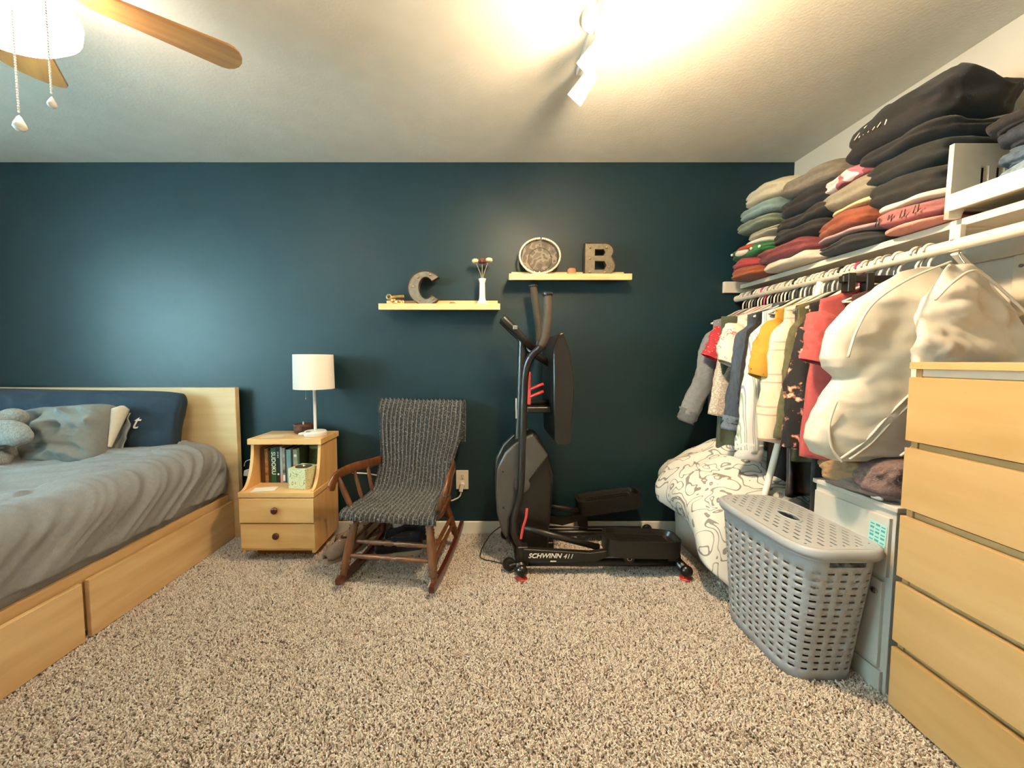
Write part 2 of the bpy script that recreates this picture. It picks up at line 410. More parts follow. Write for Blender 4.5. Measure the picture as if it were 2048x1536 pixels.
for z0, z1, y in ((.235, .371, 2.045), (.088, .229, 2.052)):
    dr = bx('drawer', M['maplex'], ns, X0+.001, X1-.001, y, y+.02, z0, z1, .003)
    kn = MB().lathe([(.008, 0), (.008, -.010), (.017, -.014), (.019, -.022), (.015, -.029), (0, -.031)], (0, 0, 0), 16, 'y').build('knob', M['darkwood'], dr, smooth=True)
    kn.location = (-1.158+1.16, y-2.25, (z0+z1)/2+.008)
# books on the nightstand shelf
def book(x, w, h, d, col, label, name='book', lean=0, y0=2.215, z=.406):
    b = thing(name, label, 'book', (x+w/2, y0, z), 0, 'books on the nightstand shelf')
    b.rotation_euler = (0, lean, 0)
    m = col if not isinstance(col, str) else mat('cover', col, .45, var=.1, scale=50)
    cv = MB().box(-w/2, -w/2+.0015, 0, d, 0, h).box(w/2-.0015, w/2, 0, d, 0, h).box(-w/2, w/2, -.0015, .0005, 0, h)
    cv.build('cover', m, b, weld=False)
    MB().box(-w/2+.0016, w/2-.0016, .001, d-.004, .003, h-.003).build('pages', M['paper'], b)
    return b
bk = [(-1.332, .022, .205, '4a2416', 'dark brown paperback beside the nightstand side panel'), (-1.309, .019, .20, mat('coverart', '5a2a16', .4, col2='b98a52', scale=28), 'mottled brown and tan paperback on the nightstand shelf'),
      (-1.289, .013, .19, '3a160e', 'slim dark red paperback left of the green puzzle book'), (-1.274, .03, .205, mat('sudoku', '12512f', .4, var=.15), 'green puzzle book with white spine lettering'),
      (-1.243, .022, .212, '14201f', 'black book with small white spine mark'), (-1.220, .013, .212, '9aa3a2', 'thin pale grey book with pink foot of spine'),
      (-1.206, .015, .205, mat('spine_w', '2b2622', .4, col2='b9a994', scale=22), 'thin black and cream book'), (-1.190, .006, .2, '231c26', 'very thin dark book between cream and blue books'),
      (-1.183, .026, .195, '6a8f90', 'dusty blue book on the nightstand shelf'), (-1.156, .012, .2, '141414', 'thin black book beside the blue one'),
      (-1.143, .024, .196, mat('spine_r', '8f8d76', .4, var=.1), 'grey green book with red spine patch and round emblem'), (-1.118, .012, .205, '3d4a2b', 'dark olive book beside the tissue box')]
bos = [book(*q[:3], .14, *q[3:]) for q in bk]
text('spine_title', 'SUDOKU', .033, M['paper'], bos[3], (0, -.002, .115), (R(90), R(90), 0), bold=True)
for zz, hh in ((.148, .006), (.157, .008), (.168, .007), (.178, .006)): MB().box(-.004, .005, -.0021, -.0015, zz, zz+hh*.7).build('spine_mark', M['paper'], bos[4])
MB().lathe([(.006, 0), (.006, -.0006), (0, -.0006)], (0, -.0012, .05), 12, 'y').build('emblem', M['paper'], bos[4])
MB().box(-.0064, .0064, -.0021, -.0015, .002, .045).build('spine_patch', mat('pinkpatch', 'c98a7c', .5), bos[5])
MB().box(-.006, .006, -.0021, -.0015, .01, .045).build('spine_label', M['paper'], bos[6])
MB().box(-.0115, .0115, -.0021, -.0015, .02, .105).build('spine_patch', mat('redpatch', 'a03338', .5), bos[10])
MB().lathe([(.0085, 0), (.0085, -.0006), (0, -.0006)], (0, -.0016, .16), 16, 'y').build('emblem', M['paper'], bos[10])
jar = thing('olive_pouch', 'dark olive fabric pouch standing behind the tissue box', 'pouch', (-1.045, 2.32, .406))
MB().grid(24, 12, lambda u, v: (.058*math.cos(u*6.283)*(1-.15*v)*(1+.1*nz(u*6, v*3, 1)), .05*math.sin(u*6.283)*(1-.2*v), .2*v), cu=True).build('bag', fabric('olive', '4a5233', .15), jar, smooth=True)
MB().lathe([(.047, .185), (.052, .195), (.045, .205), (0, .21)], (0, 0, 0), 20).build('cuff', fabric('olive_light', '75805a', .1), jar, smooth=True)
tb = thing('tissue_box', 'cream tissue box with olive swirling line pattern on the nightstand shelf', 'tissue box', (-1.052, 2.15, .406), R(-14))
ms = line_mat('tissue_pattern', 'd8d6a8', '8c8f62', 22, .06, 4, .6)
h_ = .115; s_ = .056
mb = MB().box(-s_, s_, -s_, s_, 0, h_); mb.build('carton', ms, tb, bevel=.0015)
MB().lathe([(.045, 0), (.045, .001), (0, .001)], (0, 0, h_+.0002), 28).build('opening', mat('opening', '3a3423', .7), tb)
MB().grid(14, 6, lambda u, v: (.035*(u-.5)*(1-.4*v), .012*math.sin(u*9)*(1-v), h_-.004+.012*v), ).build('tissue', M['paper'], tb, smooth=True)
nt = tag(MB().box(-.06, .06, -.035, .035, 0, .0012).build('paper_note', mat('note', 'e8e2d6', .7), None, loc=(-1.245, 2.095, .4058), rot=(0, 0, R(12))), 'white printed slip of paper on the nightstand shelf', 'paper')
nt2 = tag(MB().box(-.065, .065, -.04, .04, 0, .0012).build('paper_note', mat('note_tan', 'd9c7a8', .7), None, loc=(-1.26, 2.23, .6785), rot=(0, 0, R(4))), 'pale card lying on top of the nightstand', 'paper')
cb = thing('wooden_candle_bowl', 'round carved brown wooden candle pot on the nightstand top', 'candle', (-1.135, 2.33, .6785))
MB().lathe([(.044, 0), (.052, .006), (.055, .025), (.053, .04), (.056, .046), (.056, .054), (.05, .056), (.046, .05), (0, .048)], n=28).build('bowl', mat('bowlwood', '4a2616', .4, var=.3, scale=60, bump=.3), cb, smooth=True)
MB().lathe([(.04, .0485), (.04, .05), (0, .05)], n=20).build('wax', mat('wax', '6b4a35', .5), cb)
MB().lathe([(.004, .05), (.005, .06), (.003, .068), (0, .07)], n=8).build('wick', M['paper'], cb, smooth=True)
# lamp
lp = thing('table_lamp', 'white table lamp with drum shade standing on the nightstand', 'lamp', (-1.028, 2.255, .6785))
MB().lathe([(.062, 0), (.065, .006), (.065, .02), (.058, .028), (.012, .031), (0, .031)], n=32).build('base', M['plastic_white'], lp, smooth='auto')
MB().tube([(0, 0, .03), (.0, 0, .46)], .0085, 14).build('pole', M['plastic_white'], lp, smooth='auto')
MB().tube([(-.055, -.02, .012), (-.085, -.03, .01)], [.012, .008], 12).build('switch', M['plastic_white'], lp, smooth=True)
MB().box(-.03, -.008, -.053, -.037, .0255, .0295).build('socket', M['black'], lp)
shade_m = mat('shade', 'f1ede4', .8, var=.02, scale=200, emit=(1, .93, .85), es=.0)
sp = [(.112, .275), (.112, .478)]
MB().lathe([(.111, .276), (.113, .276), (.110, .476), (.108, .476), (.111, .276)], n=48, cap=False).build('shade', shade_m, lp, smooth='auto')
mb = MB()
for k in range(3): mb.tube([(0, 0, .455), (.108*math.cos(k*2.09), .108*math.sin(k*2.09), .462)], .002, 6)
mb.build('spider', M['chrome'], lp)
MB().ell((0, 0, .40), (.03, .03, .045)).build('bulb', M['plastic_white'], lp, smooth=True)
ch = MB().tube([(-.035, -.03, .33), (-.037, -.03, .225)], .0012, 6); ch.ell((-.037, -.03, .22), (.003, .003, .006), 8, 6)
ch.build('pull_chain', M['chrome'], lp, smooth=True)

# ------------------------------------------------------------ power strip and outlet, cords
ps = thing('power_strip', 'white power strip with plugged charger between bed and nightstand', 'power strip', (-1.475, 2.405, .40))
MB().box(-.075, .075, -.02, .02, -.018, .018).build('strip', M['plastic_white'], ps, bevel=.005, rot=(0, R(8), 0))
MB().box(-.02, .045, -.045, -.018, .0, .05).build('charger', mat('charger', 'c9c9c4', .4), ps, bevel=.008, rot=(0, R(-20), 0))
MB().tube(catmull([(.04, -.03, .04), (.05, -.03, .08), (.0, -.02, .10), (-.06, -.01, .085), (-.08, .0, .05)]), .0025, 8).build('cable', M['plastic_white'], ps, smooth=True)
ol = thing('wall_outlet', 'almond wall outlet plate on the dark blue wall', 'outlet', (-.172, YB-.004, .356))
MB().box(-.04, .04, -.003, .004, -.062, .062).build('plate', M['white_paint'], ol, bevel=.003)
for zz in (.022, -.03):
    f_ = MB().lathe([(.017, -.003), (.017, -.0065), (0, -.0065)], (0, 0, zz), 20, 'y').build('socket', M['white_paint'], ol)
    MB().box(-.0075, -.0045, -.0072, -.0065, zz, zz+.009).box(.0045, .0075, -.0072, -.0065, zz, zz+.009).box(-.0025, .0025, -.0072, -.0065, zz-.011, zz-.006).build('slot', M['black'], f_)
pc = thing("extension_cord", 'white power cord plugged into the almond outlet', 'cord', (-.172, YB-.02, .32))
MB().box(-.014, .012, -.018, .012, -.035, .022).build('plug', M['white_paint'], pc, bevel=.005, rot=(0, R(12), 0))
MB().tube(catmull([(-.005, -.008, -.03), (-.012, -.008, -.06), (-.04, -.006, -.082), (-.10, -.004, -.09), (-.3, .004, -.03), (-.55, .005, .07), (-.78, .005, .085)]), .0045, 8).build('cable', M['plastic_white'], pc, smooth=True)
# shoes under the chair
def shoe(name, label, m, loc, rz, L=.27, tilt=0):
    t = thing(name, label, 'shoe', loc, rz, None)
    def prof(v): return .5+.5*math.cos(math.pi*(v*2-1))
    def up(u, v):
        a = math.pi*u; y = (v-.5)*L
        w = .047*(1-.35*abs(v*2-1)**3)*(1-.12*math.sin(v*5)); w *= (1 if 0.02 < v < .98 else .5)
        hgt = lerp(.095, .055, smooth01((v-.35)/.5))*(1 if v < .97 else .6)
        return (w*math.cos(a), y, .022+hgt*math.sin(a)**.7*(1-.2*(v > .9)*(v-.9)*10))
    MB().grid(16, 20, up).build('upper', m, t, smooth=True, solid=.004)
    def so(u, v):
        a = 2*math.pi*u
        return ((.05*spow(math.cos(a), .8))*(1-.1*math.sin(a)), L/2*1.02*spow(math.sin(a), .75), [0, .012, .024][int(v*2+.5)])
    s = MB().grid(32, 3, so, cu=True); n0 = len(s.v)
    s.f.append(tuple(range(32))); s.f.append(tuple(range(n0-32, n0)))
    s.build('sole', mat(name+'_sole', 'b7a58c', .7), t, smooth='auto')
    MB().ell((0, -.03, .1), (.032, .06, .008)).build('opening', mat(name+'_in', '3a2c22', .9), t, smooth=True)
    for k in range(4): MB().tube(catmull([(-.03+.004*k, .02+.018*k, .082-.006*k), (0, .022+.018*k, .1-.008*k), (.03-.004*k, .02+.018*k, .082-.006*k)], 4), .0028, 6).build('lace', M['paper'], t, smooth=True)
    return t
shoe('taupe_shoe', 'taupe canvas shoe against the nightstand side', fabric('shoe_taupe', '8a7362', .1), (-.825, 2.15, .012), R(152))
shoe('brown_shoe', 'brown canvas shoe pair-mate nearest the rocking chair leg', fabric('shoe_brown', '75604f', .1), (-.80, 2.29, .012), R(128))
shoe('black_shoe', 'black shoe lying under the rocking chair seat', fabric('shoe_black', '17141a', .1), (-.52, 2.16, .012), R(100))
shoe('black_shoe', 'black shoe at the back under the rocking chair beside the baseboard', bpy.data.materials['shoe_black'], (-.50, 2.30, .012), R(92))

# ------------------------------------------------------------ ceiling fan with lit globe
fx, fy = -1.31, 1.05
fan = thing('ceiling_fan', 'ceiling fan with wooden blades and a glowing white glass bowl', 'ceiling fan', (fx, fy, HC))
MB().lathe([(.085, 0), (.09, -.02), (.085, -.06), (.05, -.075), (.05, -.09), (.13, -.10), (.14, -.13), (.13, -.18), (.07, -.20), (0, -.20)], n=36).build('motor_housing', M['plastic_white'], fan, smooth='auto')
blade_m = wood('blade', '9a6a3c', 'b98850', 3, 'x', .35, .3)
for k in range(4):
    ang = R(40)+k*math.pi/2
    arm = MB().box(.10, .22, -.018, .018, -.158, -.150).build('blade_arm', M['brass'], fan, bevel=.003, rot=(0, 0, ang))
    out = []
    for i in range(9): a_ = -math.pi/2+math.pi*i/8; out.append((.525+.05*math.cos(a_), .09*math.sin(a_)))
    out += [(.19, .058), (.17, .035), (.17, -.035), (.19, -.058)]
    MB().prism(out, -.004, .004, 'z').build('blade', blade_m, fan, bevel=.002, loc=(0, 0, -.165), rot=(R(10), 0, ang))
MB().lathe([(.06, -.20), (.085, -.205), (.09, -.225), (.07, -.235)], n=30).build('light_fitter', M['plastic_white'], fan, smooth='auto')
globe_m = mat('lit_glass', 'ffffff', .5, emit=(1, .90, .74), es=FAN_E)
MB().lathe([(.075, -.222), (.16, -.235), (.185, -.26), (.182, -.285), (.15, -.315), (.09, -.335), (0, -.342)], n=40).build('glass_bowl', globe_m, fan, smooth=True)
for k, (dx, dy, ln) in enumerate(((.13, -.045, .385), (.215, -.045, .34))):
    z0 = -.21; mb = MB()
    nb = int(ln/.0065)
    for i in range(nb): mb.ell((dx+.0*i, dy, z0-.0065*i), (.0026, .0026, .0034), 6, 4)
    mb.build('pull_chain', M['plastic_white'], fan, smooth=True, weld=False)
    s_ = 1 if k == 0 else .72
    MB().lathe([(0, 0), (.004*s_, -.004), (.012*s_, -.022*s_), (.0135*s_, -.03*s_), (.009*s_, -.037*s_), (0, -.04*s_)], (dx, dy, z0-ln), 14).build('pull_pendant', M['plastic_white'], fan, smooth=True)
MB().tube([(.05, -.02, -.208), (.13, -.045, -.208), (.217, -.045, -.208)], .004, 6).build('switch_bar', M['plastic_white'], fan)

# ------------------------------------------------------------ spot rail on the ceiling
tr = thing('spotlight_rail', 'white three-head ceiling spotlight rail, one lamp glowing warm', 'spotlight', (.385, 1.42, HC))
MB().box(-.022, .022, -.26, .26, -.025, 0).build('rail', M['plastic_white'], tr, bevel=.004)
MB().lathe([(.06, 0), (.06, -.022), (.05, -.03), (0, -.03)], n=28).build('canopy', M['plastic_white'], tr, smooth='auto')
bulb_m = mat('lit_bulb', 'ffffff', .5, emit=(1, .80, .52), es=90)
dim_m = mat('bulb_face', 'fff2d0', .4, emit=(1, .80, .52), es=6)
def head(y, aim, lit, pw):
    st = MB().tube([(0, y, -.02), (0, y, -.075)], .007, 10).build('stem', M['plastic_white'], tr, smooth=True)
    d = Vector(aim).normalized(); q = Vector((0, 0, -1)).rotation_difference(d)
    h = MB().lathe([(0, .045), (.02, .043), (.028, .03), (.03, .01), (.036, -.06), (.036, -.065), (.033, -.065), (.03, -.03), (0, -.028)], n=28).build('lamp_head', M['plastic_white'], tr, smooth='auto', loc=(0, y, -.105))
    h.rotation_mode = 'QUATERNION'; h.rotation_quaternion = q
    MB().lathe([(.028, -.03), (.03, -.05), (.02, -.058), (0, -.060)], n=20).build('bulb', lit, h, smooth=True)
    # the bulb's beam, and for the glaring lamp also the glow of its protruding bulb
    for kind_, e_, off in ([('SPOT', 5.0, .08), ('POINT', 2.3, .13)] if pw > 5 else [('SPOT', pw, .075)]):
        L = bpy.data.lights.new('bulb_light', kind_); L.energy = TRACK_W*e_; L.color = TRACK_COL; L.shadow_soft_size = .035 if kind_ == 'SPOT' else .09
        if kind_ == 'SPOT': L.spot_size = R(165 if pw > 5 else 100); L.spot_blend = 1
        lo = bpy.data.objects.new('bulb_light', L); COL.objects.link(lo); lo.parent = tr
        lo.location = Vector((0, y, -.105))+d*off
        lo.rotation_mode = 'QUATERNION'; lo.rotation_quaternion = q
head(-.13, (.42, -.25, -.85), bulb_m, 7)
head(.03, (-.55, .5, -.55), dim_m, 1.2)
head(.19, (-.6, .55, -.7), dim_m, 1.2)

# ------------------------------------------------------------ picture ledges and what stands on them
def ledge(x0, x1, z, label):
    t = thing('picture_ledge', label, 'shelf', ((x0+x1)/2, YB, z))
    bx('board', M['pine'], t, x0, x1, 2.318, YB, z-.012, z, .0015)
    bx('front_lip', M['pine'], t, x0, x1, 2.306, 2.318, z-.036, z+.001, .0015)
    bx('back_rail', M['pine'], t, x0+.02, x1-.012, YB-.014, YB, z, z+.034, .0015)
    return t
Z1, Z2 = 1.457, 1.632
ledge(-.657, .066, Z1, 'pale pine picture ledge holding the letter C and the vase')
ledge(.119, .846, Z2, 'pale pine picture ledge holding the letter B and the round plaque')
def stud_mb(pts, y): 
    return [MB().ell((x, y, z), (.0065, .006, .0065), 10, 6) for x, z in pts]
# letter C
c_t = thing('marquee_letter', 'rusty metal marquee letter C with small bulbs on the picture ledge', 'letter', (-.385, 2.36, Z1))
ro, ri = .104, .052
out = [(ro*math.cos(R(a)), ro*.98+ro*.98*math.sin(R(a))) for a in range(38, 318, 7)]
inn = [(ri*.85*math.cos(R(a))+.004, ro*.98+ri*1.22*math.sin(R(a))) for a in range(318, 37, -7)]
outl = out+[(ro*math.cos(R(318)), ro*.98+ro*.98*math.sin(R(318)))]+inn
MB().prism(outl, -.004, .0, 'y').build('face', M['steel'], c_t)
def rim(o_, t, d0, d1, name, parent):
    mb = MB(); n = len(o_)
    for i in range(n):
        a_, b_ = o_[i], o_[(i+1) % n]
        mb.add([(a_[0], d0, a_[1]), (b_[0], d0, b_[1]), (b_[0], d1, b_[1]), (a_[0], d1, a_[1])], [(0, 1, 2, 3)])
    return mb.build(name, M['rust'], parent, solid=.003)
rim(outl, .003, -.012, .035, 'rim', c_t)
for p_ in ((-.045, .165), (-.075, .11), (-.035, .03), (.03, .18), (.045, .035)): MB().ell((p_[0], -.008, p_[1]), (.0075, .007, .0075), 10, 6).build('bulb', M['brass'], c_t, smooth=True)
# letter B
b_t = thing('marquee_letter', 'grey metal marquee letter B with small bulbs on the picture ledge', 'letter', (.667, 2.36, Z2))
def bshape():
    o_ = [(-.09, 0), (.03, 0)]
    for a in range(-90, 50, 14): o_.append((.03+.062*math.cos(R(a)), .056+.056*math.sin(R(a))))
    for a in range(-38, 91, 14): o_.append((.028+.052*math.cos(R(a)), .145+.047*math.sin(R(a))))
    o_ += [(.028, .192), (-.09, .192)]
    return o_
bo = bshape()
def with_holes(name, outline, holes, y0, y1, m, parent):
    cu = bpy.data.curves.new(name, 'CURVE'); cu.dimensions = '2D'; cu.fill_mode = 'BOTH'; cu.extrude = (y1-y0)/2
    for pts in [outline]+holes:
        s = cu.splines.new('POLY'); s.points.add(len(pts)-1); s.use_cyclic_u = True
        for p, q in zip(s.points, pts): p.co = (q[0], q[1], 0, 1)
    to = bpy.data.objects.new('tmp', cu); COL.objects.link(to); bpy.context.view_layer.update()
    me = bpy.data.meshes.new_from_object(to.evaluated_get(bpy.context.evaluated_depsgraph_get())); bpy.data.objects.remove(to)
    me.name = name; me.materials.clear(); me.materials.append(m)
    o = bpy.data.objects.new(name, me); COL.objects.link(o); o.parent = parent; o.rotation_euler = (R(90), 0, 0); o.location = (0, (y0+y1)/2, 0); return o
hs = [[(-.03, .035), (-.03, .085), (.028, .085), (.04, .06), (.028, .035)], [(-.03, .118), (-.03, .155), (.022, .155), (.032, .137), (.022, .118)]]
with_holes('face', bo, hs, -.004, 0, mat('greysteel', '77705f', .5, metal=.6, var=.15, scale=50), b_t)
rim(bo, .003, -.012, .03, 'rim', b_t)
for h_ in hs: rim(h_, .003, -.006, .02, 'inner_rim', b_t)
for p_ in ((-.06, .165), (-.06, .1), (-.06, .02), (.04, .165), (.055, .05), (.03, .018)): MB().ell((p_[0], -.008, p_[1]), (.007, .007, .007), 10, 6).build('bulb', M['brass'], b_t, smooth=True)
# round plaque with a string of beads
pq = thing('round_plaque', 'round dark slate plaque with ring at top on the picture ledge', 'plaque', (.306, 2.385, Z2))
MB().lathe([(0, .0), (.106, .0), (.110, -.004), (.110, -.010), (.106, -.013), (0, -.013)], (0, 0, .111), 48, 'y').build('disc', ramp_mat('slate', 'Noise', [(0, '4a4136'), (.42, '5f5548'), (.52, '7d7261'), (.6, '51473b')], .6, Scale=22, Detail=1), pq, smooth='auto')
MB().lathe([(.068, -.0135), (.07, -.016), (.072, -.0135)], (0.003, 0, .098), 40, 'y', cap=False).build('raised_ring', mat('slate2', '3b3128', .6, var=.2), pq, smooth=True)
ring = MB(); ring.grid(20, 8, lambda u, v: ((.009+.0025*math.cos(v*6.283))*math.cos(u*6.283), -.016+.0025*math.sin(v*6.283), .183+(.009+.0025*math.cos(v*6.283))*math.sin(u*6.283)), cu=True, cv=True)
ring.build('hanging_ring', M['steel'], pq, smooth=True)
for dx in (-.03, 0, .045): MB().lathe([(0, .03), (.004, .024), (.0035, .008), (.0045, 0), (0, 0)], (dx, -.02, .0), 10).build('pebble', M['paper'], pq, smooth=True)
bs = thing('bead_string', 'string of white wooden beads looped around the round plaque', 'beads', (.306, 2.352, Z2))
bead_me = None
nbd = 66
for k in range(nbd):
    a_ = R(92)+k*(R(356))/nbd
    x, z = .121*math.cos(a_), .115+.103*math.sin(a_)
    if z < .006: continue
    if bead_me is None:
        b0 = MB().ell((0, 0, 0), (.0066, .0066, .0066), 10, 6).build('bead', mat('bead', 'e6ddcb', .5), bs, smooth=True); bead_me = b0.data; b0.location = (x, 0, z)
    else:
        b1 = bpy.data.objects.new('bead', bead_me); COL.objects.link(b1); b1.parent = bs; b1.location = (x, 0, z)
wb = tag(MB().grid(16, 8, lambda u, v: (.025*spow(math.cos(u*6.283), .5)*(1-abs(v*2-1)**6*.3), .018*spow(math.sin(u*6.283), .5), .043*v), cu=True).build('wooden_block', mat('blockwood', 'a8744c', .6, var=.15), None, smooth=True, loc=(.50, 2.365, Z2)), 'small brown wooden block between plaque and letter B', 'block')
wb.data.polygons[0].use_smooth = True
# brass figurine (recumbent animal with curled horn)
fg = thing('brass_figurine', 'small brass bell-mouthed horn figurine beside the letter C', 'figurine', (-.56, 2.36, Z1))
MB().tube(catmull([(.045, 0, .052), (.0, 0, .05), (-.03, 0, .046)]), [.009]*12+[.011], 10).build('tube', M['brass'], fg, smooth=True)
ring = MB(); ring.grid(20, 8, lambda u, v: (-.045+(.014+.004*math.cos(v*6.283))*math.cos(u*6.283), -.01+.004*math.sin(v*6.283), .046+(.014+.004*math.cos(v*6.283))*math.sin(u*6.283)), cu=True, cv=True)
ring.build('loop', M['brass'], fg, smooth=True)
mb = MB()
for c_, r_ in (((-.02, 0, .026), (.018, .012, .014)), ((.01, 0, .02), (.025, .014, .014)), ((.035, 0, .016), (.016, .012, .016)), ((-.035, 0, .036), (.01, .01, .016)), ((0, 0, .006), (.03, .015, .006)), ((.03, 0, .004), (.022, .014, .005))): mb.ell(c_, r_, 10, 7)
b_ = mb.build('body', M['brass'], fg, smooth=True, weld=False); md = b_.modifiers.new('r', 'REMESH'); md.mode = 'VOXEL'; md.voxel_size = .003; md.use_smooth_shade = True
tag(MB().grid(14, 8, lambda u, v: ((.02*math.cos(u*6.283)*math.sin(v*3.1416))*(1+.2*nz(u*5, v*3, 2)), .013*math.sin(u*6.283)*math.sin(v*3.1416), .009-.009*math.cos(v*3.1416)), cu=True).build('pebble', mat('stone', '8a6f56', .8, var=.2, scale=60), None, smooth=True, loc=(-.222, 2.36, Z1)), 'small brown pebble between letter C and the vase', 'stone')
vs_ = thing('bud_vase', 'slim white bud vase on the picture ledge', 'vase', (-.041, 2.36, Z1))
MB().lathe([(.036, 0), (.037, .008), (.032, .016), (.021, .028), (.0185, .045), (.017, .11), (.0165, .13), (.021, .148), (.023, .155), (.018, .157), (.013, .13), (0, .03)], n=28).build('body', M['white'], vs_, smooth=True)
def flower(x, y, z, r, col, label, base):
    f = thing('dried_flower', label, 'flower', (-.041, 2.36, Z1), 0, None)
    MB().tube(catmull([(base, 0, .06), (base*1.2, 0, .16), (x*.6, y*.6, lerp(.16, z, .6)), (x, y, z)]), .0022, 6).build('stem', mat('stem', '8c8268', .7), f, smooth=True)
    mf = mat('petal', col, .8, var=.15, scale=80)
    c = None
    for ring_, (nn, tilt, sc) in enumerate(((4, .12, .8), (6, .42, 1), (8, .8, 1.1), (8, 1.2, 1.0))):
        for k in range(nn):
            a_ = k*2*math.pi/nn+ring_*.4
            if c is None:
                p = MB().grid(5, 5, lambda u, v: ((u-.5)*r*1.0*math.sin(math.pi*(.12+.75*v))*1.15, -.3*r*(2*u-1)**2+.35*r*math.sin(2.6*v), r*1.05*v)).build('petal', mf, f, smooth=True, solid=.0008); c = p
            else: p = c.copy(); COL.objects.link(p); p.parent = f
            p.location = (x, y, z-r*.45); p.rotation_euler = (-tilt, 0, a_); p.scale = (sc,)*3
flower(-.041, 0, .262, .022, 'd9cba4', 'cream dried flower on the letter C side of the bud vase', -.004)
flower(.0, -.004, .262, .026, '5a2c28', 'dark red dried flower in the middle of the bud vase', 0)
flower(.04, 0, .268, .022, 'dccfa8', 'cream dried flower on the round plaque side of the bud vase', .004)

# ------------------------------------------------------------ rocking chair
rc = thing('rocking_chair', 'turned walnut rocking chair with curved arms', 'chair', (-.458, 2.036, .0), R(-8))
# local frame: +y is the chair's back, x across, z up
def turned(p0, p1, r, name, rings=(.12, .17, .22, .8, .85, .9), parent=rc, bulge=.35, n=12):
    p0, p1 = Vector(p0), Vector(p1); pts = []; rs = []
    K = 40
    for i in range(K+1):
        t = i/K; rr = r*(.72+bulge*math.sin(math.pi*min(1, t*1.0))**1.0)
        for g in rings:
            d_ = abs(t-g)
            if d_ < .022: rr = r*(1.12 if d_ < .013 else .7)
        pts.append(p0.lerp(p1, t)); rs.append(rr)
    return MB().tube(pts, rs, n).build(name, M['walnut'], parent, smooth=True)
SZ = .365
seat = MB().prism([(-.225, -.21), (-.245, -.1), (-.235, .1), (-.20, .215), (.20, .215), (.235, .1), (.245, -.1), (.225, -.21), (.1, -.228), (-.1, -.228)], SZ-.032, SZ, 'z').build('seat', M['walnut'], rc, bevel=.01, seg=3)
def rock_z(y): return .016+.19*(y+.02)**2*1.35
for s in (-1, 1):
    xs = s*.232
    def rk(u, v, s=s):
        y = lerp(-.285, .40, u); zc = rock_z(y)
        a_ = v*2*math.pi
        return (xs+s*.012*0+.013*spow(math.cos(a_), .4), y, zc+.022+.022*spow(math.sin(a_), .4)*(1 if .02 < u < .98 else .7))
    mb = MB().grid(40, 12, rk, cv=True)
    mb.f.append(tuple(j*40 for j in range(12))); mb.f.append(tuple(j*40+39 for j in range(12)))
    mb.build('rocker', M['darkwood'], rc, smooth='auto')
    turned((xs, -.235, rock_z(-.235)+.03), (s*.19, -.17, SZ-.03), .021, 'leg')
    turned((xs, .24, rock_z(.24)+.03), (s*.175, .165, SZ-.03), .019, 'leg')
    for zz in (.14, .20):
        a_ = .235-.03*(zz-.1)/.1
        turned((s*.22, -.21, zz), (s*.212, .215, zz+.01), .010, 'side_stretcher', (.45, .5, .55))
    # arm with scrolled front
    path = catmull([(s*.285, -.225, .48), (s*.29, -.205, .52), (s*.285, -.15, .543), (s*.27, -.03, .543), (s*.25, .1, .53), (s*.212, .235, .525)], 5)
    MB().tube(path, [.017, .024, .028, .03, .03, .03, .03, .029]+[.028]*(len(path)-10)+[.02, .016], 12, flat=.42).build('arm', M['walnut'], rc, smooth=True)
    for yy, x2, y2 in ((-.15, .285, -.165), (-.03, .268, -.03), (.09, .25, .09)):
        turned((s*(.222 if yy > -.1 else .218), yy, SZ-.01), (s*x2, y2, .532), .0135 if yy < -.1 else .010, 'arm_spindle', (.25, .3, .35))
    # back post
    turned((s*.175, .185, SZ-.01), (s*.213, .33, .86), .016, 'back_post', (.2, .25, .7, .75))
for k in range(6):
    x = -.125+k*.05
    MB().tube([(x, .19, SZ-.01), (x*1.12, .325, .80)], [.008, .007], 8).build('back_spindle', M['walnut'], rc, smooth=True)
def rail(u, v):
    x = lerp(-.235, .235, u); a_ = v*2*math.pi
    return (x, .33+.018*(1-(x/.235)**2)+.010*spow(math.cos(a_), .5),   .825+.045*spow(math.sin(a_), .5)*(1-.25*abs(x/.235)**4))
mb = MB().grid(24, 12, rail, cv=True); mb.f += [tuple(j*24 for j in range(12)), tuple(j*24+23 for j in range(12))]
mb.build('top_rail', M['walnut'], rc, smooth=True)
for zz in (.155, .215): turned((-.215, -.215+.03*(zz-.155)/.06, zz), (.215, -.215+.03*(zz-.155)/.06, zz), .0125, 'front_stretcher', (.3, .42, .45, .48, .51, .54, .57, .7))
turned((-.2, .205, .2), (.2, .205, .2), .012, 'back_stretcher', (.45, .5, .55))
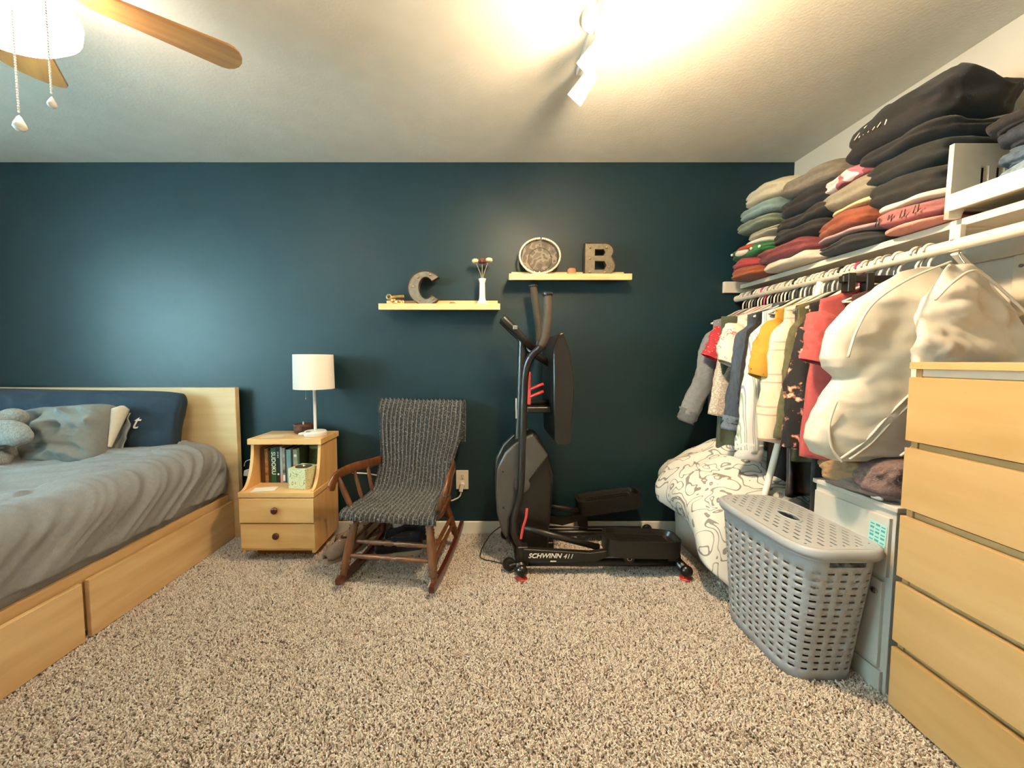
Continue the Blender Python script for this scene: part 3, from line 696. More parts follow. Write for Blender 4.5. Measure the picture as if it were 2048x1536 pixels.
# knitted throw
kt = thing('knitted_throw', 'chunky dark grey ribbed knitted throw over the rocking chair', 'blanket', (-.458, 2.036, .0), R(-8))
def throw():
    path = catmull([(0, .352, .62), (0, .367, .76), (0, .368, .855), (0, .335, .888), (0, .285, .84), (0, .236, .70), (0, .188, .54), (0, .15, .440), (0, .11, .398), (0, .02, .388), (0, -.12, .388), (0, -.205, .390), (0, -.24, .372), (0, -.247, .342)], 8)
    K = len(path); NR = 20
    ds = [0]
    for i in range(1, K): ds.append(ds[-1]+(path[i]-path[i-1]).length)
    tot = ds[-1]
    def at(t):
        d = t*tot
        for i in range(1, K):
            if ds[i] >= d-1e-9:
                f = (d-ds[i-1])/max(1e-9, ds[i]-ds[i-1]); p = path[i-1].lerp(path[i], f); tg = (path[i]-path[i-1]).normalized(); return p, tg
        return path[-1], (path[-1]-path[-2]).normalized()
    def fn(u, v):
        p, tg = at(v); n = Vector((0, -tg.z, tg.y)); n = -n if n.z < 0 and v < .3 else n
        n = Vector((0, tg.z, -tg.y))
        x = (u-.5)
        back = smooth01((.62-v)/.15); wd = lerp(.53, .45, smooth01((v-.36)/.22)); wd = lerp(wd, .485, smooth01((v-.78)/.15))
        rib = abs(math.sin(math.pi*NR*u))
        st = math.sin(v*tot/.0105*math.pi+(math.floor(NR*u) % 2)*1.6)
        h_ = .015*rib**.8+.003*st*rib+.003*nz(u*40, v*90, 1)
        sag = .012*nz(u*3, v*5, 7)
        dr = 0
        if v > .66: dr = -.02*smooth01((abs(x)-.40)/.1)*0
        q = p-n*0+Vector((x*wd+.006*nz(v*8, 3, u), 0, dr))
        side = .035*smooth01((abs(x)-.45)/.05)*back*smooth01((v-.3)/.05)
        return (q.x, q.y+side, q.z)+() if False else tuple(q+Vector((0, side, 0))+(-n)*(h_+sag*.5+.006))
    mb = MB().grid(NR*14+1, 280, fn)
    m = ramp_mat('knitwool', 'Noise', [(0, '0f1317'), (.42, '1b2126'), (.52, '2a3138'), (.58, '3d464d'), (.64, '858d91'), (.72, '3b4550')], .95, Scale=120, Detail=2, sheen=.2)
    N = m.node_tree.nodes; Lk = m.node_tree.links; at_ = N.new('ShaderNodeAttribute'); at_.attribute_name = 'ridge'
    mx = N.new('ShaderNodeMix'); mx.data_type = 'RGBA'; b = N['Principled BSDF']
    src = b.inputs['Base Color'].links[0].from_socket
    Lk.new(at_.outputs['Fac'], mx.inputs[0]); Lk.new(src, mx.inputs[6]); mx.inputs[7].default_value = (*lin('868d90'), 1); Lk.new(mx.outputs[2], b.inputs['Base Color'])
    o = mb.build('knit', m, kt, smooth=True, solid=.006, weld=False)
    at2 = o.data.attributes.new('ridge', 'FLOAT', 'POINT'); nu = NR*14+1
    for i, dd in enumerate(at2.data):
        u = (i % nu)/(nu-1); dd.value = .85*max(0, abs(math.sin(math.pi*NR*u+.9))**14)*(.7+.3*nz(u*60, i//nu*.3, 0))
    # loose tassels on the back edge
    for k in range(9):
        u = .06+k*.11
        x = (u-.5)*.48
        MB().tube(catmull([(x, .352, .67), (x+.006, .356, .64), (x-.004, .356, .60)]), .003, 5).build('tassel', M['black'], kt, smooth=True)
throw()

# ------------------------------------------------------------ elliptical trainer
el = thing('elliptical_trainer', 'black and grey elliptical exercise machine with red details', 'exercise machine', (.55, 2.1, 0))
el.location = (0, 0, 0)
BK, GM = M['black'], M['gunmetal']
def T(name, pts, r, m=BK, n=12, par=el, k=6, **kw): return MB().tube(catmull(pts, k) if len(pts) > 2 else pts, r, n).build(name, m, par, smooth=True, **kw)
# stabilisers with end caps and red levelling pads
for x in (.165, 1.0):
    T('stabilizer', [(x, 1.90, .055), (x, 2.36, .055)], .026)
    for y in (1.885, 2.372):
        MB().ell((x, y, .055), (.031, .025, .031)).build('end_cap', M['black_gloss'], el, smooth=True)
        MB().lathe([(.028, .008), (.03, .014), (.016, .022), (.01, .03), (0, .03)], (x, y+(.01 if y < 2 else -.01), 0), 20).build('leveling_foot', M['red'], el, smooth='auto')
MB().lathe([(.03, 0), (.034, .008), (.034, .022), (.03, .03), (0, .03)], (.105, 1.945, .052), 24, 'y').build('transport_wheel', BK, el, smooth='auto')
MB().lathe([(.03, 0), (.034, .008), (.034, .022), (.03, .03), (0, .03)], (.105, 2.30, .052), 24, 'y').build('transport_wheel', BK, el, smooth='auto')
T('axle', [(.105, 1.94, .052), (.165, 1.96, .055)], .012)
T('axle', [(.105, 2.315, .052), (.165, 2.31, .055)], .012)
for y in (1.955, 2.30):
    T('roller_track', [(.165, y, .065), (.97, y, .065)], .02)
    T('roller_track_edge', [(.2, y, .1), (.93, y, .1)], .006)
bx('center_frame', BK, el, .16, .36, 2.06, 2.2, .05, .12, .01)
# flywheel housing
shell = [(.238, .725), (.265, .719), (.32, .61), (.352, .49), (.345, .33), (.333, .21), (.328, .075), (.2, .06), (.135, .09), (.075, .2), (.048, .3), (.042, .42), (.048, .53), (.085, .62), (.14, .68)]
MB().prism(shell, 2.045, 2.23, 'y').build('flywheel_housing', BK, el, bevel=.025, seg=4)
panel = [(.231, .732), (.318, .612), (.195, .452), (.142, .362), (.108, .27), (.106, .19), (.122, .108), (.068, .2), (.042, .30), (.034, .41), (.04, .545), (.085, .631), (.138, .682)]
MB().prism(panel, 2.012, 2.05, 'y').build('side_cover', GM, el, bevel=.014, seg=4)
MB().prism([(a_, b_) for a_, b_ in panel], 2.225, 2.262, 'y').build('side_cover', GM, el, bevel=.014, seg=4)
for p_ in ((.062, .53), (.065, .335), (.085, .17)): MB().lathe([(.006, 0), (.006, -.003), (0, -.003)], (p_[0]+.012, 2.012, p_[1]), 12, 'y').build('screw', M['black_gloss'], el)
MB().lathe([(.04, 0), (.043, -.006), (.03, -.01), (0, -.01)], (.175, 2.012, .46), 28, 'y').build('crank_hub', GM, el, smooth='auto')
# mast, console and handlebars
T('mast', [(.165, 2.13, .60), (.178, 2.13, .95), (.186, 2.13, 1.255)], .027)
for zz in (1.04,): MB().box(.148, .153, 2.112, 2.148, .80, .91).build('warning_label', M['paper'], el)
fb = T('fixed_handlebar', [(.07, 2.08, 1.35), (.14, 2.08, 1.283), (.207, 2.1, 1.217), (.255, 2.13, 1.18)], [.018]+[.021]*17+[.018])
MB().box(.128, .152, 2.053, 2.06, 1.285, 1.305).build('pulse_sensor', M['chrome'], fb, bevel=.002)
T('fixed_handlebar', [(.07, 2.2, 1.35), (.14, 2.2, 1.283), (.207, 2.17, 1.217), (.255, 2.13, 1.18)], [.018]+[.021]*17+[.018])
cons = [(.322, 1.19), (.35, 1.255), (.372, 1.26), (.405, 1.172), (.425, 1.06), (.43, .99), (.426, .87), (.412, .70), (.40, .69), (.345, .692), (.335, .71), (.325, .92)]
cn = MB().prism(cons, 1.925, 2.335, 'y').build('console', M['black_gloss'], el, bevel=.02, seg=3)
MB().box(.431, .433, 2.0, 2.26, .93, 1.06).build('display', mat('lcd', '27302c', .2), cn)
T('console_bracket', [(.19, 2.13, 1.2), (.335, 2.13, 1.10)], .02)
T('console_bracket', [(.18, 2.13, .885), (.335, 2.13, .885)], .018)
bx('bottle_tray', BK, el, .2, .335, 2.03, 2.2, .84, .875, .01)
rb = bx('bottle_cage', M['red'], el, .206, .222, 2.03, 2.06, .885, 1.06, .004)
for zz in (.925, .965): MB().tube([(.215, 2.045, zz), (.29, 2.045, zz+.03)], .017, 8, flat=.5).build('cage_strap', M['red'], rb, smooth=True)
# swinging arms
near = [(.286, 1.90, 1.443), (.284, 1.90, 1.298), (.263, 1.91, 1.198), (.207, 1.93, 1.135), (.185, 1.945, 1.059), (.178, 1.955, .919), (.172, 1.955, .661), (.165, 1.955, .478), (.148, 1.955, .373), (.130, 1.955, .293), (.135, 1.955, .213), (.167, 1.95, .15)]
far = [(.262, 2.31, 1.56), (.288, 2.31, 1.38), (.30, 2.31, 1.25), (.262, 2.31, 1.15), (.22, 2.31, 1.06), (.20, 2.31, .9), (.19, 2.31, .66), (.18, 2.31, .48), (.20, 2.31, .36), (.26, 2.31, .26)]
def swing(p, nm):
    pp = catmull(p, 6); L = len(pp)
    o = MB().tube(pp, .0185, 14).build('swing_arm', BK, el, smooth=True)
    MB().tube(pp[:14], .0215, 14).build('grip', mat('grip', '3d352b', .8, var=.1), o, smooth=True)
    MB().lathe([(.027, 0), (.027, .008), (.02, .012), (0, .012)], tuple(Vector(p[0])+Vector((0, 0, -.004))), 18).build('grip_cap', BK, o, smooth='auto')
swing(near, 'near'); swing(far, 'far')
T('red_cable', [(.195, 1.935, .36), (.19, 1.933, .31), (.175, 1.933, .26), (.165, 1.933, .2)], .007, M['red'])
# pedal arms
beam = MB().prism([(.175, .155), (.39, .142), (.52, .134), (.64, .15), (.66, .13), (.545, .086), (.18, .084)], 1.915, 1.95, 'y').build('foot_arm', BK, el, bevel=.006)
text('brand_lettering', 'SCHWINN', .034, M['paper'], el, (.285, 1.9142, .119), (R(90), 0, 0), shear=.3, bold=True, sx=1.05)
text('model_lettering', '411', .034, M['paper'], el, (.405, 1.9142, .116), (R(90), 0, 0), shear=.35)
MB().box(.315, .345, 1.9135, 1.9145, .0885, .094).build('sticker', M['paper'], el)
T('link_arm', [(.161, 1.98, .245), (.58, 1.975, .135)], .017)
farb = MB().prism([(.2, .2), (.45, .16), (.6, .2), (.6, .15), (.45, .11), (.2, .15)], 2.295, 2.33, 'y').build('foot_arm', BK, el, bevel=.006)
T('link_arm', [(.26, 2.27, .26), (.62, 2.28, .2)], .017)
def pedal(x0, x1, y0, y1, z, tilt, h=.07):
    out = []
    L, Wd = x1-x0, y1-y0
    def fn(u, v):
        a_ = u*2*math.pi
        x = L/2*spow(math.cos(a_), .45); y = Wd/2*spow(math.sin(a_), .45)
        tap = 1-.12*(x/L+.5)
        return (x, y*tap, [0, h*.25, h, h, h*.75, h*.75][min(5, int(v*5+.5))]) if v < .5 else (x*[1, 1, 1, 1, .93, .88][min(5, int(v*5+.5))], y*tap*[1, 1, 1, 1, .9, .84][min(5, int(v*5+.5))], [0, 0, h, h, h, h*.72][min(5, int(v*5+.5))])
    mb = MB().grid(48, 6, fn, cu=True); n0 = len(mb.v)
    mb.f.append(tuple(range(48))); mb.f.append(tuple(range(n0-48, n0)))
    o = mb.build('pedal', M['black'], el, smooth='auto', loc=((x0+x1)/2, (y0+y1)/2, z), rot=(0, tilt, 0))
    for k in range(7): MB().box(-L*.34, L*.34, -.05+.016*k-.004, -.05+.016*k+.002, h*.70, h*.76).build('tread', BK, o)
    return o
pedal(.60, .985, 1.87, 2.05, .125, R(2), .085)
pedal(.54, .93, 2.22, 2.39, .22, R(-8), .085)
for (x, y, z) in ((.725, 1.925, .1), (.575, 2.31, .1)):
    wv = MB().lathe([(.02, 0), (.028, .003), (.03, .01), (.03, .03), (.0, .03)], (x, y, z), 24, 'y').build('roller_wheel', BK, el, smooth='auto')
    MB().lathe([(.013, -.001), (.013, -.003), (.009, -.003), (.009, -.001)], (x, y, z), 20, 'y', cap=False).build('hub', M['chrome'], wv, smooth=True)
MB().prism([(.52, .2), (.6, .2), (.61, .09), (.585, .07), (.555, .08)], 2.30, 2.325, 'y').build('pedal_bracket', BK, el, bevel=.005)
MB().prism([(.69, .13), (.77, .13), (.745, .09), (.715, .085)], 1.93, 1.955, 'y').build('pedal_bracket', BK, el, bevel=.004)
MB().box(.93, 1.0, 1.94, 1.97, .05, .11).build('track_end', BK, el, bevel=.005)
MB().box(.145, .205, 1.925, 1.985, .06, .16).build('pivot_block', BK, el, bevel=.008)
MB().tube(catmull([(.075, 2.1, .2), (.0, 2.13, .12), (-.05, 2.1, .02), (.03, 2.05, .017), (.1, 2.02, .017)]), .003, 6).build('adapter_cable', BK, el, smooth=True)

# ------------------------------------------------------------ chest of drawers (far front corner at 1.287, 1.178)
cd = thing('chest_of_drawers', 'tall birch chest of five drawers with gap pulls', 'dresser', (1.287, 1.178, 0), R(-2.6))
DW, DD = .70, .44
bx('top', M['birch'], cd, 0, DD, -DW, 0, 1.094, 1.115, .0015, world=False)
for y in (-DW, -.018): bx('side_panel', M['birch'], cd, .02, DD, y, y+.018, 0, 1.094, .001, world=False)
bx('back_panel', M['birch'], cd, DD-.006, DD, -DW+.018, -.018, .03, 1.094, 0, world=False)
for z0, z1 in ((.874, 1.069), (.663, .852), (.443, .637), (.231, .423), (.019, .209)):
    d_ = bx('drawer', M['birch'], cd, 0, .018, -DW+.001, -.001, z0, z1, .0015, world=False)
    bx('drawer_box', M['birch'], cd, .024, DD-.02, -DW+.02, -.02, z0+.01, z1+.016, 0, world=False)
bx('rail', M['birch_in'], cd, .022, .04, -DW+.018, -.018, 1.072, 1.094, 0, world=False)

# ------------------------------------------------------------ low grey cabinet beside it
gc = thing('filing_cabinet', 'low pale grey cabinet with a keyed door next to the birch dresser', 'cabinet', (1.31, 1.37, 0))
gm = mat('cabinet_grey', 'bcb9b0', .5, var=.02)
bx('body', gm, gc, 1.318, 1.70, 1.215, 1.520, 0, .630, .002)
bx('top', gm, gc, 1.308, 1.70, 1.205, 1.528, .630, .648, .003)
dr = bx('drawer', gm, gc, 1.306, 1.319, 1.225, 1.512, .405, .605, .002)
dd = bx('door', gm, gc, 1.306, 1.319, 1.236, 1.512, .085, .385, .002)
bx('base_rail', gm, gc, 1.306, 1.319, 1.225, 1.512, .01, .08, .002)
lk = MB().lathe([(.011, 0), (.011, -.006), (.008, -.008), (0, -.008)], (0, 0, 0), 20, 'x').build('lock', M['chrome'], dd, smooth='auto'); lk.location = (-.004, -.113, .345)
MB().box(-.0095, -.0082, -.0012, .0012, -.006, .006).build('keyhole', M['black'], dd, loc=(-.004, -.113, .345))
# teal printed sticker
st = tag(MB().box(0, .001, 0, .058, 0, .075).build('printed_sticker', mat('sticker_teal', '9fd3cf', .35), None, loc=(1.3046, 1.232, .50), rot=(R(3), 0, 0)), 'torn teal instruction sticker on the grey cabinet front', 'sticker')
sm_ = mat('sticker_ink', '4f8f95', .5)
for r_ in range(5):
    for c_ in range(3): MB().box(-.0004, 0, .005+c_*.018, .005+c_*.018+.013, .010+r_*.0135, .010+r_*.0135+(.007 if (r_+c_) % 2 else .004)).build('print_block', sm_, st)

# ------------------------------------------------------------ laundry hamper
hm = thing('laundry_hamper', 'light grey woven plastic laundry hamper with lid', 'laundry basket', (1.165, 1.46, 0))
hp = mat('hamper_plastic', '9ea3a8', .42, var=.02)
def rrect(hx, hy, t, e=.38):
    a_ = t*2*math.pi
    return hx*spow(math.cos(a_), e), hy*spow(math.sin(a_), e)
def perim(hx, hy, n, e=.42):
    P_ = [rrect(hx, hy, i/720, e) for i in range(721)]; ds = [0]
    for i in range(720): ds.append(ds[-1]+math.hypot(P_[i+1][0]-P_[i][0], P_[i+1][1]-P_[i][1]))
    out = []; j = 0
    for k in range(n):
        d = ds[-1]*k/n
        while ds[j+1] < d: j += 1
        f = (d-ds[j])/max(1e-9, ds[j+1]-ds[j]); out.append((lerp(P_[j][0], P_[j+1][0], f), lerp(P_[j][1], P_[j+1][1], f)))
    return out
def hamper():
    NC = 62                      # perimeter cells, hole then bar
    zs = [0, .03]
    rows = 15
    for r_ in range(rows): z = .045+r_*.0262; zs += [z, z+.0082]
    zs += [.44, .485]
    mb = MB(); tops = perim(.138, .25, NC*2); bots = perim(.122, .185, NC*2)
    vs = []
    for z in zs:
        t = z/.485
        for i in range(NC*2):
            x = lerp(bots[i][0], tops[i][0], t); y = lerp(bots[i][1], tops[i][1], t)
            vs.append((x, y, z+.004))
    n = NC*2; fs = []
    for k in range(len(zs)-1):
        hole_row = (zs[k+1]-zs[k] < .0083) and .04 < zs[k] < .43
        for i in range(n):
            if hole_row and ((i//2) % 2 == 0): continue
            if zs[k] == .44 and abs(vs[i][1]) > .17 and abs(vs[i][0]) < .05: continue   # hand slot in both ends
            fs.append((k*n+i, k*n+(i+1) % n, (k+1)*n+(i+1) % n, (k+1)*n+i))
    fs.append(tuple(range(n)))
    mb.add(vs, fs).build('basket_body', hp, hm, smooth='auto', solid=.0035)
    # weave bars standing proud between alternate holes
    wv = MB()
    for i in range(NC):
        if i % 2: continue
        j = (i*2+2) % n
        for r_ in range(rows):
            if (r_+i//2) % 2: continue
            z0 = .045+r_*.0262+.0095; z1 = z0+.0167
            q = []
            for z in (z0, z1):
                t = z/.485
                for jj in (j, (j+2) % n):
                    x = lerp(bots[jj][0], tops[jj][0], t); y = lerp(bots[jj][1], tops[jj][1], t); l = math.hypot(x, y)
                    q.append((x*1.006, y*1.004, z+.004))
            wv.add(q, [(0, 1, 3, 2)])
    wv.build('woven_bars', hp, hm, solid=.003, weld=False)
    rim_ = perim(.146, .256, 96)
    def rm(u, v):
        i = int(round(u*96)) % 96; a_ = v*2*math.pi
        sc = 1+.03*math.cos(a_); return (rim_[i][0]*sc, rim_[i][1]*(1+.018*math.cos(a_)), .475+.008*math.sin(a_))
    MB().grid(96, 8, rm, cu=True, cv=True).build('basket_rim', hp, hm, smooth=True)
    # lid
    lid = perim(.152, .264, 96)
    def dome(x, y): return .502+.012*(1-(x/.152)**2*.7-(y/.264)**2*.3)
    def lip(u, v):
        i = int(round(u*96)) % 96
        k = min(4, int(v*4+.5)); sc = [1.0, 1.01, 1.0, .965, .91][k]; zz = [.478, .488, .502, .508, None][k]
        x, y = lid[i][0]*sc, lid[i][1]*(1-(1-sc)*.6)
        return (x, y, dome(x, y) if zz is None else zz)
    lo_ = MB().grid(96, 5, lip, cu=True).build('lid', hp, hm, smooth=True, solid=.003)
    nx, ny = 39, 84
    xs = [lerp(-.138, .138, i/nx) for i in range(nx+1)]; ys = [lerp(-.254, .254, j/ny) for j in range(ny+1)]
    vs = [(x, y, dome(x, y)) for y in ys for x in xs]; fs = []
    for j in range(ny):
        for i in range(nx):
            x, y = (xs[i]+xs[i+1])/2, (ys[j]+ys[j+1])/2
            if abs(x/.142)**4.8+abs(y/.256)**4.8 > 1: continue
            inslot = (x/.024)**2+(y/.05)**2 < 1
            border = abs(x/.125)**4.8+abs(y/.238)**4.8 > 1
            near = (x/.036)**2+(y/.066)**2 < 1
            if inslot: continue
            # slots run along y, staggered between rows
            r_ = i//3
            if not border and not near and i % 3 == 1 and (j+(r_ % 2)*4) % 8 < 4: continue
            fs.append((j*(nx+1)+i, j*(nx+1)+i+1, (j+1)*(nx+1)+i+1, (j+1)*(nx+1)+i))
    MB().add(vs, fs).build('lid_top', hp, lo_, solid=.003)
    g = MB().grid(28, 8, lambda u, v: ((.026+.004*math.cos(v*6.283))*math.cos(u*6.283), (.052+.004*math.cos(v*6.283))*math.sin(u*6.283), dome(0, 0)+.003+.004*math.sin(v*6.283)), cu=True, cv=True)
    g.build('handle_rim', hp, lo_, smooth=True)
hamper()
sl = thing('laundry', 'dark laundry inside the grey hamper', 'clothes', (1.165, 1.46, .02))
MB().grid(30, 12, lambda u, v: (.095*math.cos(u*6.283)*math.sin(v*math.pi/2)*(1+.1*nz(u*5, v*4, 1)), .155*math.sin(u*6.283)*math.sin(v*math.pi/2)*(1+.1*nz(u*5, v*4, 3)), .26*math.cos(v*math.pi/2)**.5+.02*nz(u*6, v*6, 5)*(v < .99)), cu=True).build('heap', fabric('laundry_cloth', '2f2a28', .2), sl, smooth=True)

# ------------------------------------------------------------ storage bin under the patterned comforter
bn = thing('storage_bin', 'frosted plastic storage bin under the patterned comforter', 'bin', (1.47, 2.13, 0))
MB().grid(48, 4, lambda u, v: ((.31+.02*v)*spow(math.cos(u*6.283), .25), (.25+.015*v)*spow(math.sin(u*6.283), .25), .34*v+.012), cu=True).build('tub', mat('frosted', 'd5d0c4', .35), bn, smooth='auto', solid=.004)
MB().prism([( .335*spow(math.cos(i*6.283/48), .25), .27*spow(math.sin(i*6.283/48), .25)) for i in range(48)], .345, .37, 'z').build('lid', M['plastic_white'], bn, bevel=.004)
def comforter():
    t = thing('comforter', 'white comforter with grey doodle lines heaped over the storage bin', 'bedding', (1.47, 2.1, .37))
    cx, cy = 1.49, 2.09
    def fn(u, v):
        # v: 0 centre .. 1 outer hem; u: angle
        a_ = u*2*math.pi
        ca, sa = math.cos(a_), math.sin(a_)
        # hem distance: longest towards the front left corner, where it spills to the floor
        spill = max(0, math.cos(a_-R(-122)))**3.2
        R_top = (.43*spow(abs(ca), 1)+.34*abs(sa))
        hx, hy = .43*spow(ca, .65), .31*spow(sa, .65)
        drop = lerp(.16, .17, 0)+.27*spill+.04*nz(ca*2, sa*2, 4)
        L_top = .72
        if v < L_top:
            w = v/L_top
            x, y = cx+hx*w, cy+hy*w
            z = .60-.10*w**3+.03*nz(x*5, y*5, 1)*(1-w*.5)+.015*(1-abs(nz(x*8+y*4, y*6, 6))*2)
            z += .06*math.exp(-((x-1.38)**2+(y-2.2)**2)/.03)
        else:
            w = (v-L_top)/(1-L_top)
            bl = math.sin(w*math.pi/2)
            x, y = cx+hx*(1+.10*bl), cy+hy*(1+.10*bl)
            x += -.04*spill*w; y += -.17*spill*w
            fold = .028*math.sin(a_*9+2*nz(ca, sa, 2))*w+.02*nz(ca*4, sa*4, w*2)
            x += ca*fold; y += sa*fold
            x += .03*math.sin(w*math.pi)*ca; y += .03*math.sin(w*math.pi)*sa
            z = .50-drop*w-.05*w*w*0
            z += .03*nz(x*5, y*5, 1)*(1-w)*.5+.015*(1-w)*(1-abs(nz(x*8+y*4, y*6, 6))*2)
        x = min(x, 1.845); y = min(y, 2.405)
        return (x, y, max(z, .03))
    MB().grid(150, 70, fn, cu=True).build('cover', line_mat('doodle_cloth', 'd9d6ce', '88827a', 9, .12, 3.2, .85, 2.0), t, smooth=True, solid=.012, world=True)
    return t
comforter()

# ------------------------------------------------------------ wall shelf, rod and brackets
ws = thing('closet_shelf', 'long white wooden shelf on the wall above the clothes rail', 'shelf', (1.70, 1.2, 1.57))
bx('board', M['white_paint'], ws, 1.55, XR, -.2, 2.405, 1.560, 1.585, .002)
bx('wall_cleat', M['white_paint'], ws, XR-.018, XR, -.2, 2.405, 1.49, 1.560, .002)
bx('end_cleat', M['white_paint'], ws, 1.455, XR-.02, 2.408, YB, 1.538, 1.607, .002)
br = thing('shelf_bracket', 'white steel bracket holding shelf and clothes rail', 'bracket', (1.70, 1.32, 1.4))
MB().tube([(1.53, 1.285, 1.47), (1.845, 1.36, 1.275)], .013, 8, flat=.5).build('brace', M['white_paint'], br, world=True)
bx('wall_plate', M['white_paint'], br, 1.855, 1.869, 1.34, 1.385, 1.20, 1.49, .002)
bx('shelf_plate', M['white_paint'], br, 1.56, 1.855, 1.30, 1.33, 1.552, 1.560, .001)
bx('rod_hook', M['white_paint'], br, 1.522, 1.542, 1.27, 1.30, 1.478, 1.560, .002)
for z in (1.24, 1.45): MB().lathe([(.006, 0), (.006, -.003), (0, -.003)], (1.855, 1.362, z), 10, 'x').build('screw', M['steel'], br, world=True)
rd = tag(MB().tube([(0, -.2, 0), (0, 2.402, 0)], .0195, 20).build('clothes_rail', M['white_paint'], None, smooth='auto', loc=(1.53, 0, 1.498)), 'white round clothes rail hung with hangers', 'clothes rail')
pole = tag(MB().tube([(1.17, 1.745, .0), (1.53, 1.80, 1.482)], .0135, 14).build('support_pole', M['white'], None, smooth='auto'), 'white metal pole leaning from the floor up to the clothes rail', 'pole')

# ------------------------------------------------------------ hangers and hanging clothes
RX, RZ = 1.53, 1.498
def make_hanger(m, w=.185):
    t = thing('clothes_hanger', 'x', 'hanger', (0, 0, 0))
    hook = [(0, 0, -.06), (.0, 0, -.035)]+[(.021*math.sin(a_)*1.0+.0, 0, .0-.021*math.cos(a_)*-1*-1) for a_ in ()]
    for k in range(11):
        a_ = R(-100)+k*R(260)/10
        hook.append((.022*math.cos(a_+R(0))*1.0, 0, .022*math.sin(a_)))
    pts = [(0, 0, -.075), (0, 0, -.04)]+[(.0245*math.cos(R(-60)+i*R(240)/10), 0, .0245*math.sin(R(-60)+i*R(240)/10)) for i in range(11)]
    MB().tube(catmull(pts, 2), .0028 if m is M['steel'] else .0042, 8).build('hook', m, t, smooth=True)
    bar = [(-w, 0, -.155), (-w*.5, 0, -.115), (0, 0, -.075), (w*.5, 0, -.115), (w, 0, -.155)]
    MB().tube(catmull(bar, 4), .0045, 8).build('shoulder_bar', m, t, smooth=True)
    MB().tube([(-w, 0, -.155), (w, 0, -.155)], .004, 8).build('lower_bar', m, t, smooth=True)
    return t
hcol = {'white': mat('hanger_white', 'd9d5c8', .4), 'black': mat('hanger_black', '1b1714', .4), 'pink': mat('hanger_pink', 'c4365a', .4), 'grey': mat('hanger_grey', '8f8d88', .4), 'wire': M['steel']}
protos = {k: make_hanger(v) for k, v in hcol.items()}
used = set()
def hanger(y, c, label, tilt=0):
    if c not in used: h = protos[c]; used.add(c)
    else: h = dup(protos[c])
    h.location = (RX, y, RZ); h.rotation_euler = (0, 0, tilt); h['label'] = label; h['group'] = 'hangers on the clothes rail'
    return h
GAR = []
def cloth_body(w, L, th, slope=.28, neck=.05, flare=0, fold=.012, seed=0, nu=72, nv=40, hemwave=.01, waist=0):
    def fn(u, v):
        a_ = u*2*math.pi
        wv = w*(1+flare*v-waist*math.sin(math.pi*v))
        x = wv*spow(math.cos(a_), .7)
        b = th*(.35+.65*smooth01(v*3))
        y = b*spow(math.sin(a_), .7)
        sh = -slope*max(0, abs(x)-neck)*(1-smooth01(v*1.3))
        z = -v*L+sh+hemwave*nz(x*9, seed, 2)*v
        f = fold*smooth01(v*2.2)*(math.sin(x*42+seed*3+2*nz(x*5, v*2, seed))+.7*nz(x*14, v*4, seed+5))
        return (x, y+f, z)
    mb = MB().grid(nu, nv, fn, cu=True)
    return mb
def sleeve(p0, p1, r0, r1, seed=0, n=20, k=18, flat=.55, puff=0, bend=(0, 0, 0)):
    p0, p1 = Vector(p0), Vector(p1); bv = Vector(bend)
    d = (p1-p0).normalized()
    def fn(u, v):
        a_ = u*2*math.pi; c_ = p0.lerp(p1, v)+bv*math.sin(math.pi*v)
        r_ = lerp(r0, r1, v)+puff*math.sin(math.pi*v)
        r_ *= (.25+.75*smooth01(v*7) if k > 10 else 1)*(1+.22*nz(math.cos(a_)*1.6, math.sin(a_)*1.6+v*6, seed*3.1)+.10*nz(math.cos(a_)*4, v*14, seed))+.03*math.sin(v*15+seed*2+math.cos(a_)*2)
        # frame: w across in x/z, y thickness
        side = Vector((d.z, 0, -d.x)).normalized() if abs(d.y) < .95 else Vector((1, 0, 0))
        return tuple(c_+side*math.cos(a_)*r_+Vector((0, 1, 0))*math.sin(a_)*r_*flat)
    return MB().grid(n, k, fn, cu=True)
def garment(name, label, cat, y, m, w=.2, L=.62, th=.03, zs=-.10, sl=None, sr=.055, sr1=.045, sleeve_to=None, flare=0, collar=None, seed=0, puff=0, fold=.012, tilt=0, cuff=None, dx=0, slope=.28, bend=(0, 0, 0), waist=0, rear=True):
    t = thing(name, label, cat, (RX+dx, y, RZ+zs), tilt, None)
    GAR.append((y, name.replace('_', ' ')))
    cloth_body(w, L, th, slope, .05, flare, fold*1.3, seed, waist=waist).build('body', m, t, smooth=True, solid=.003)
    if sleeve_to:
        for s in ((-1, 1) if rear else (-1,)):
            p0 = (s*(w-.02), 0, -slope*(w-.05)-.045)
            p1 = (s*abs(sleeve_to[0]) if s < 0 else min(XR-RX-dx-.05, abs(sleeve_to[0])*.75+.05), sleeve_to[1]*(1 if s < 0 else .3), sleeve_to[2])
            o = sleeve(p0, p1, sr, sr1, seed+s, puff=puff, bend=(bend[0]*-s, bend[1], bend[2]), k=36, n=28).build('sleeve', m, t, smooth=True, solid=.003)
            if cuff:
                q0 = Vector(p0).lerp(Vector(p1), .93); d = (Vector(p1)-Vector(p0)).normalized()
                sleeve(q0, Vector(p1)+d*.035, sr1*1.05, sr1*.95, seed+2, k=6).build('cuff', cuff, o, smooth=True, solid=.004)
    if collar:
        MB().grid(24, 5, lambda u, v: ((.075+.012*v)*math.cos(u*6.283), (.035+.014*v)*math.sin(u*6.283), .02-.04*v*(1-.5*math.sin(u*6.283)**2)-.005), cu=True).build('collar', collar, t, smooth=True, solid=.003)
    return t
F = fabric
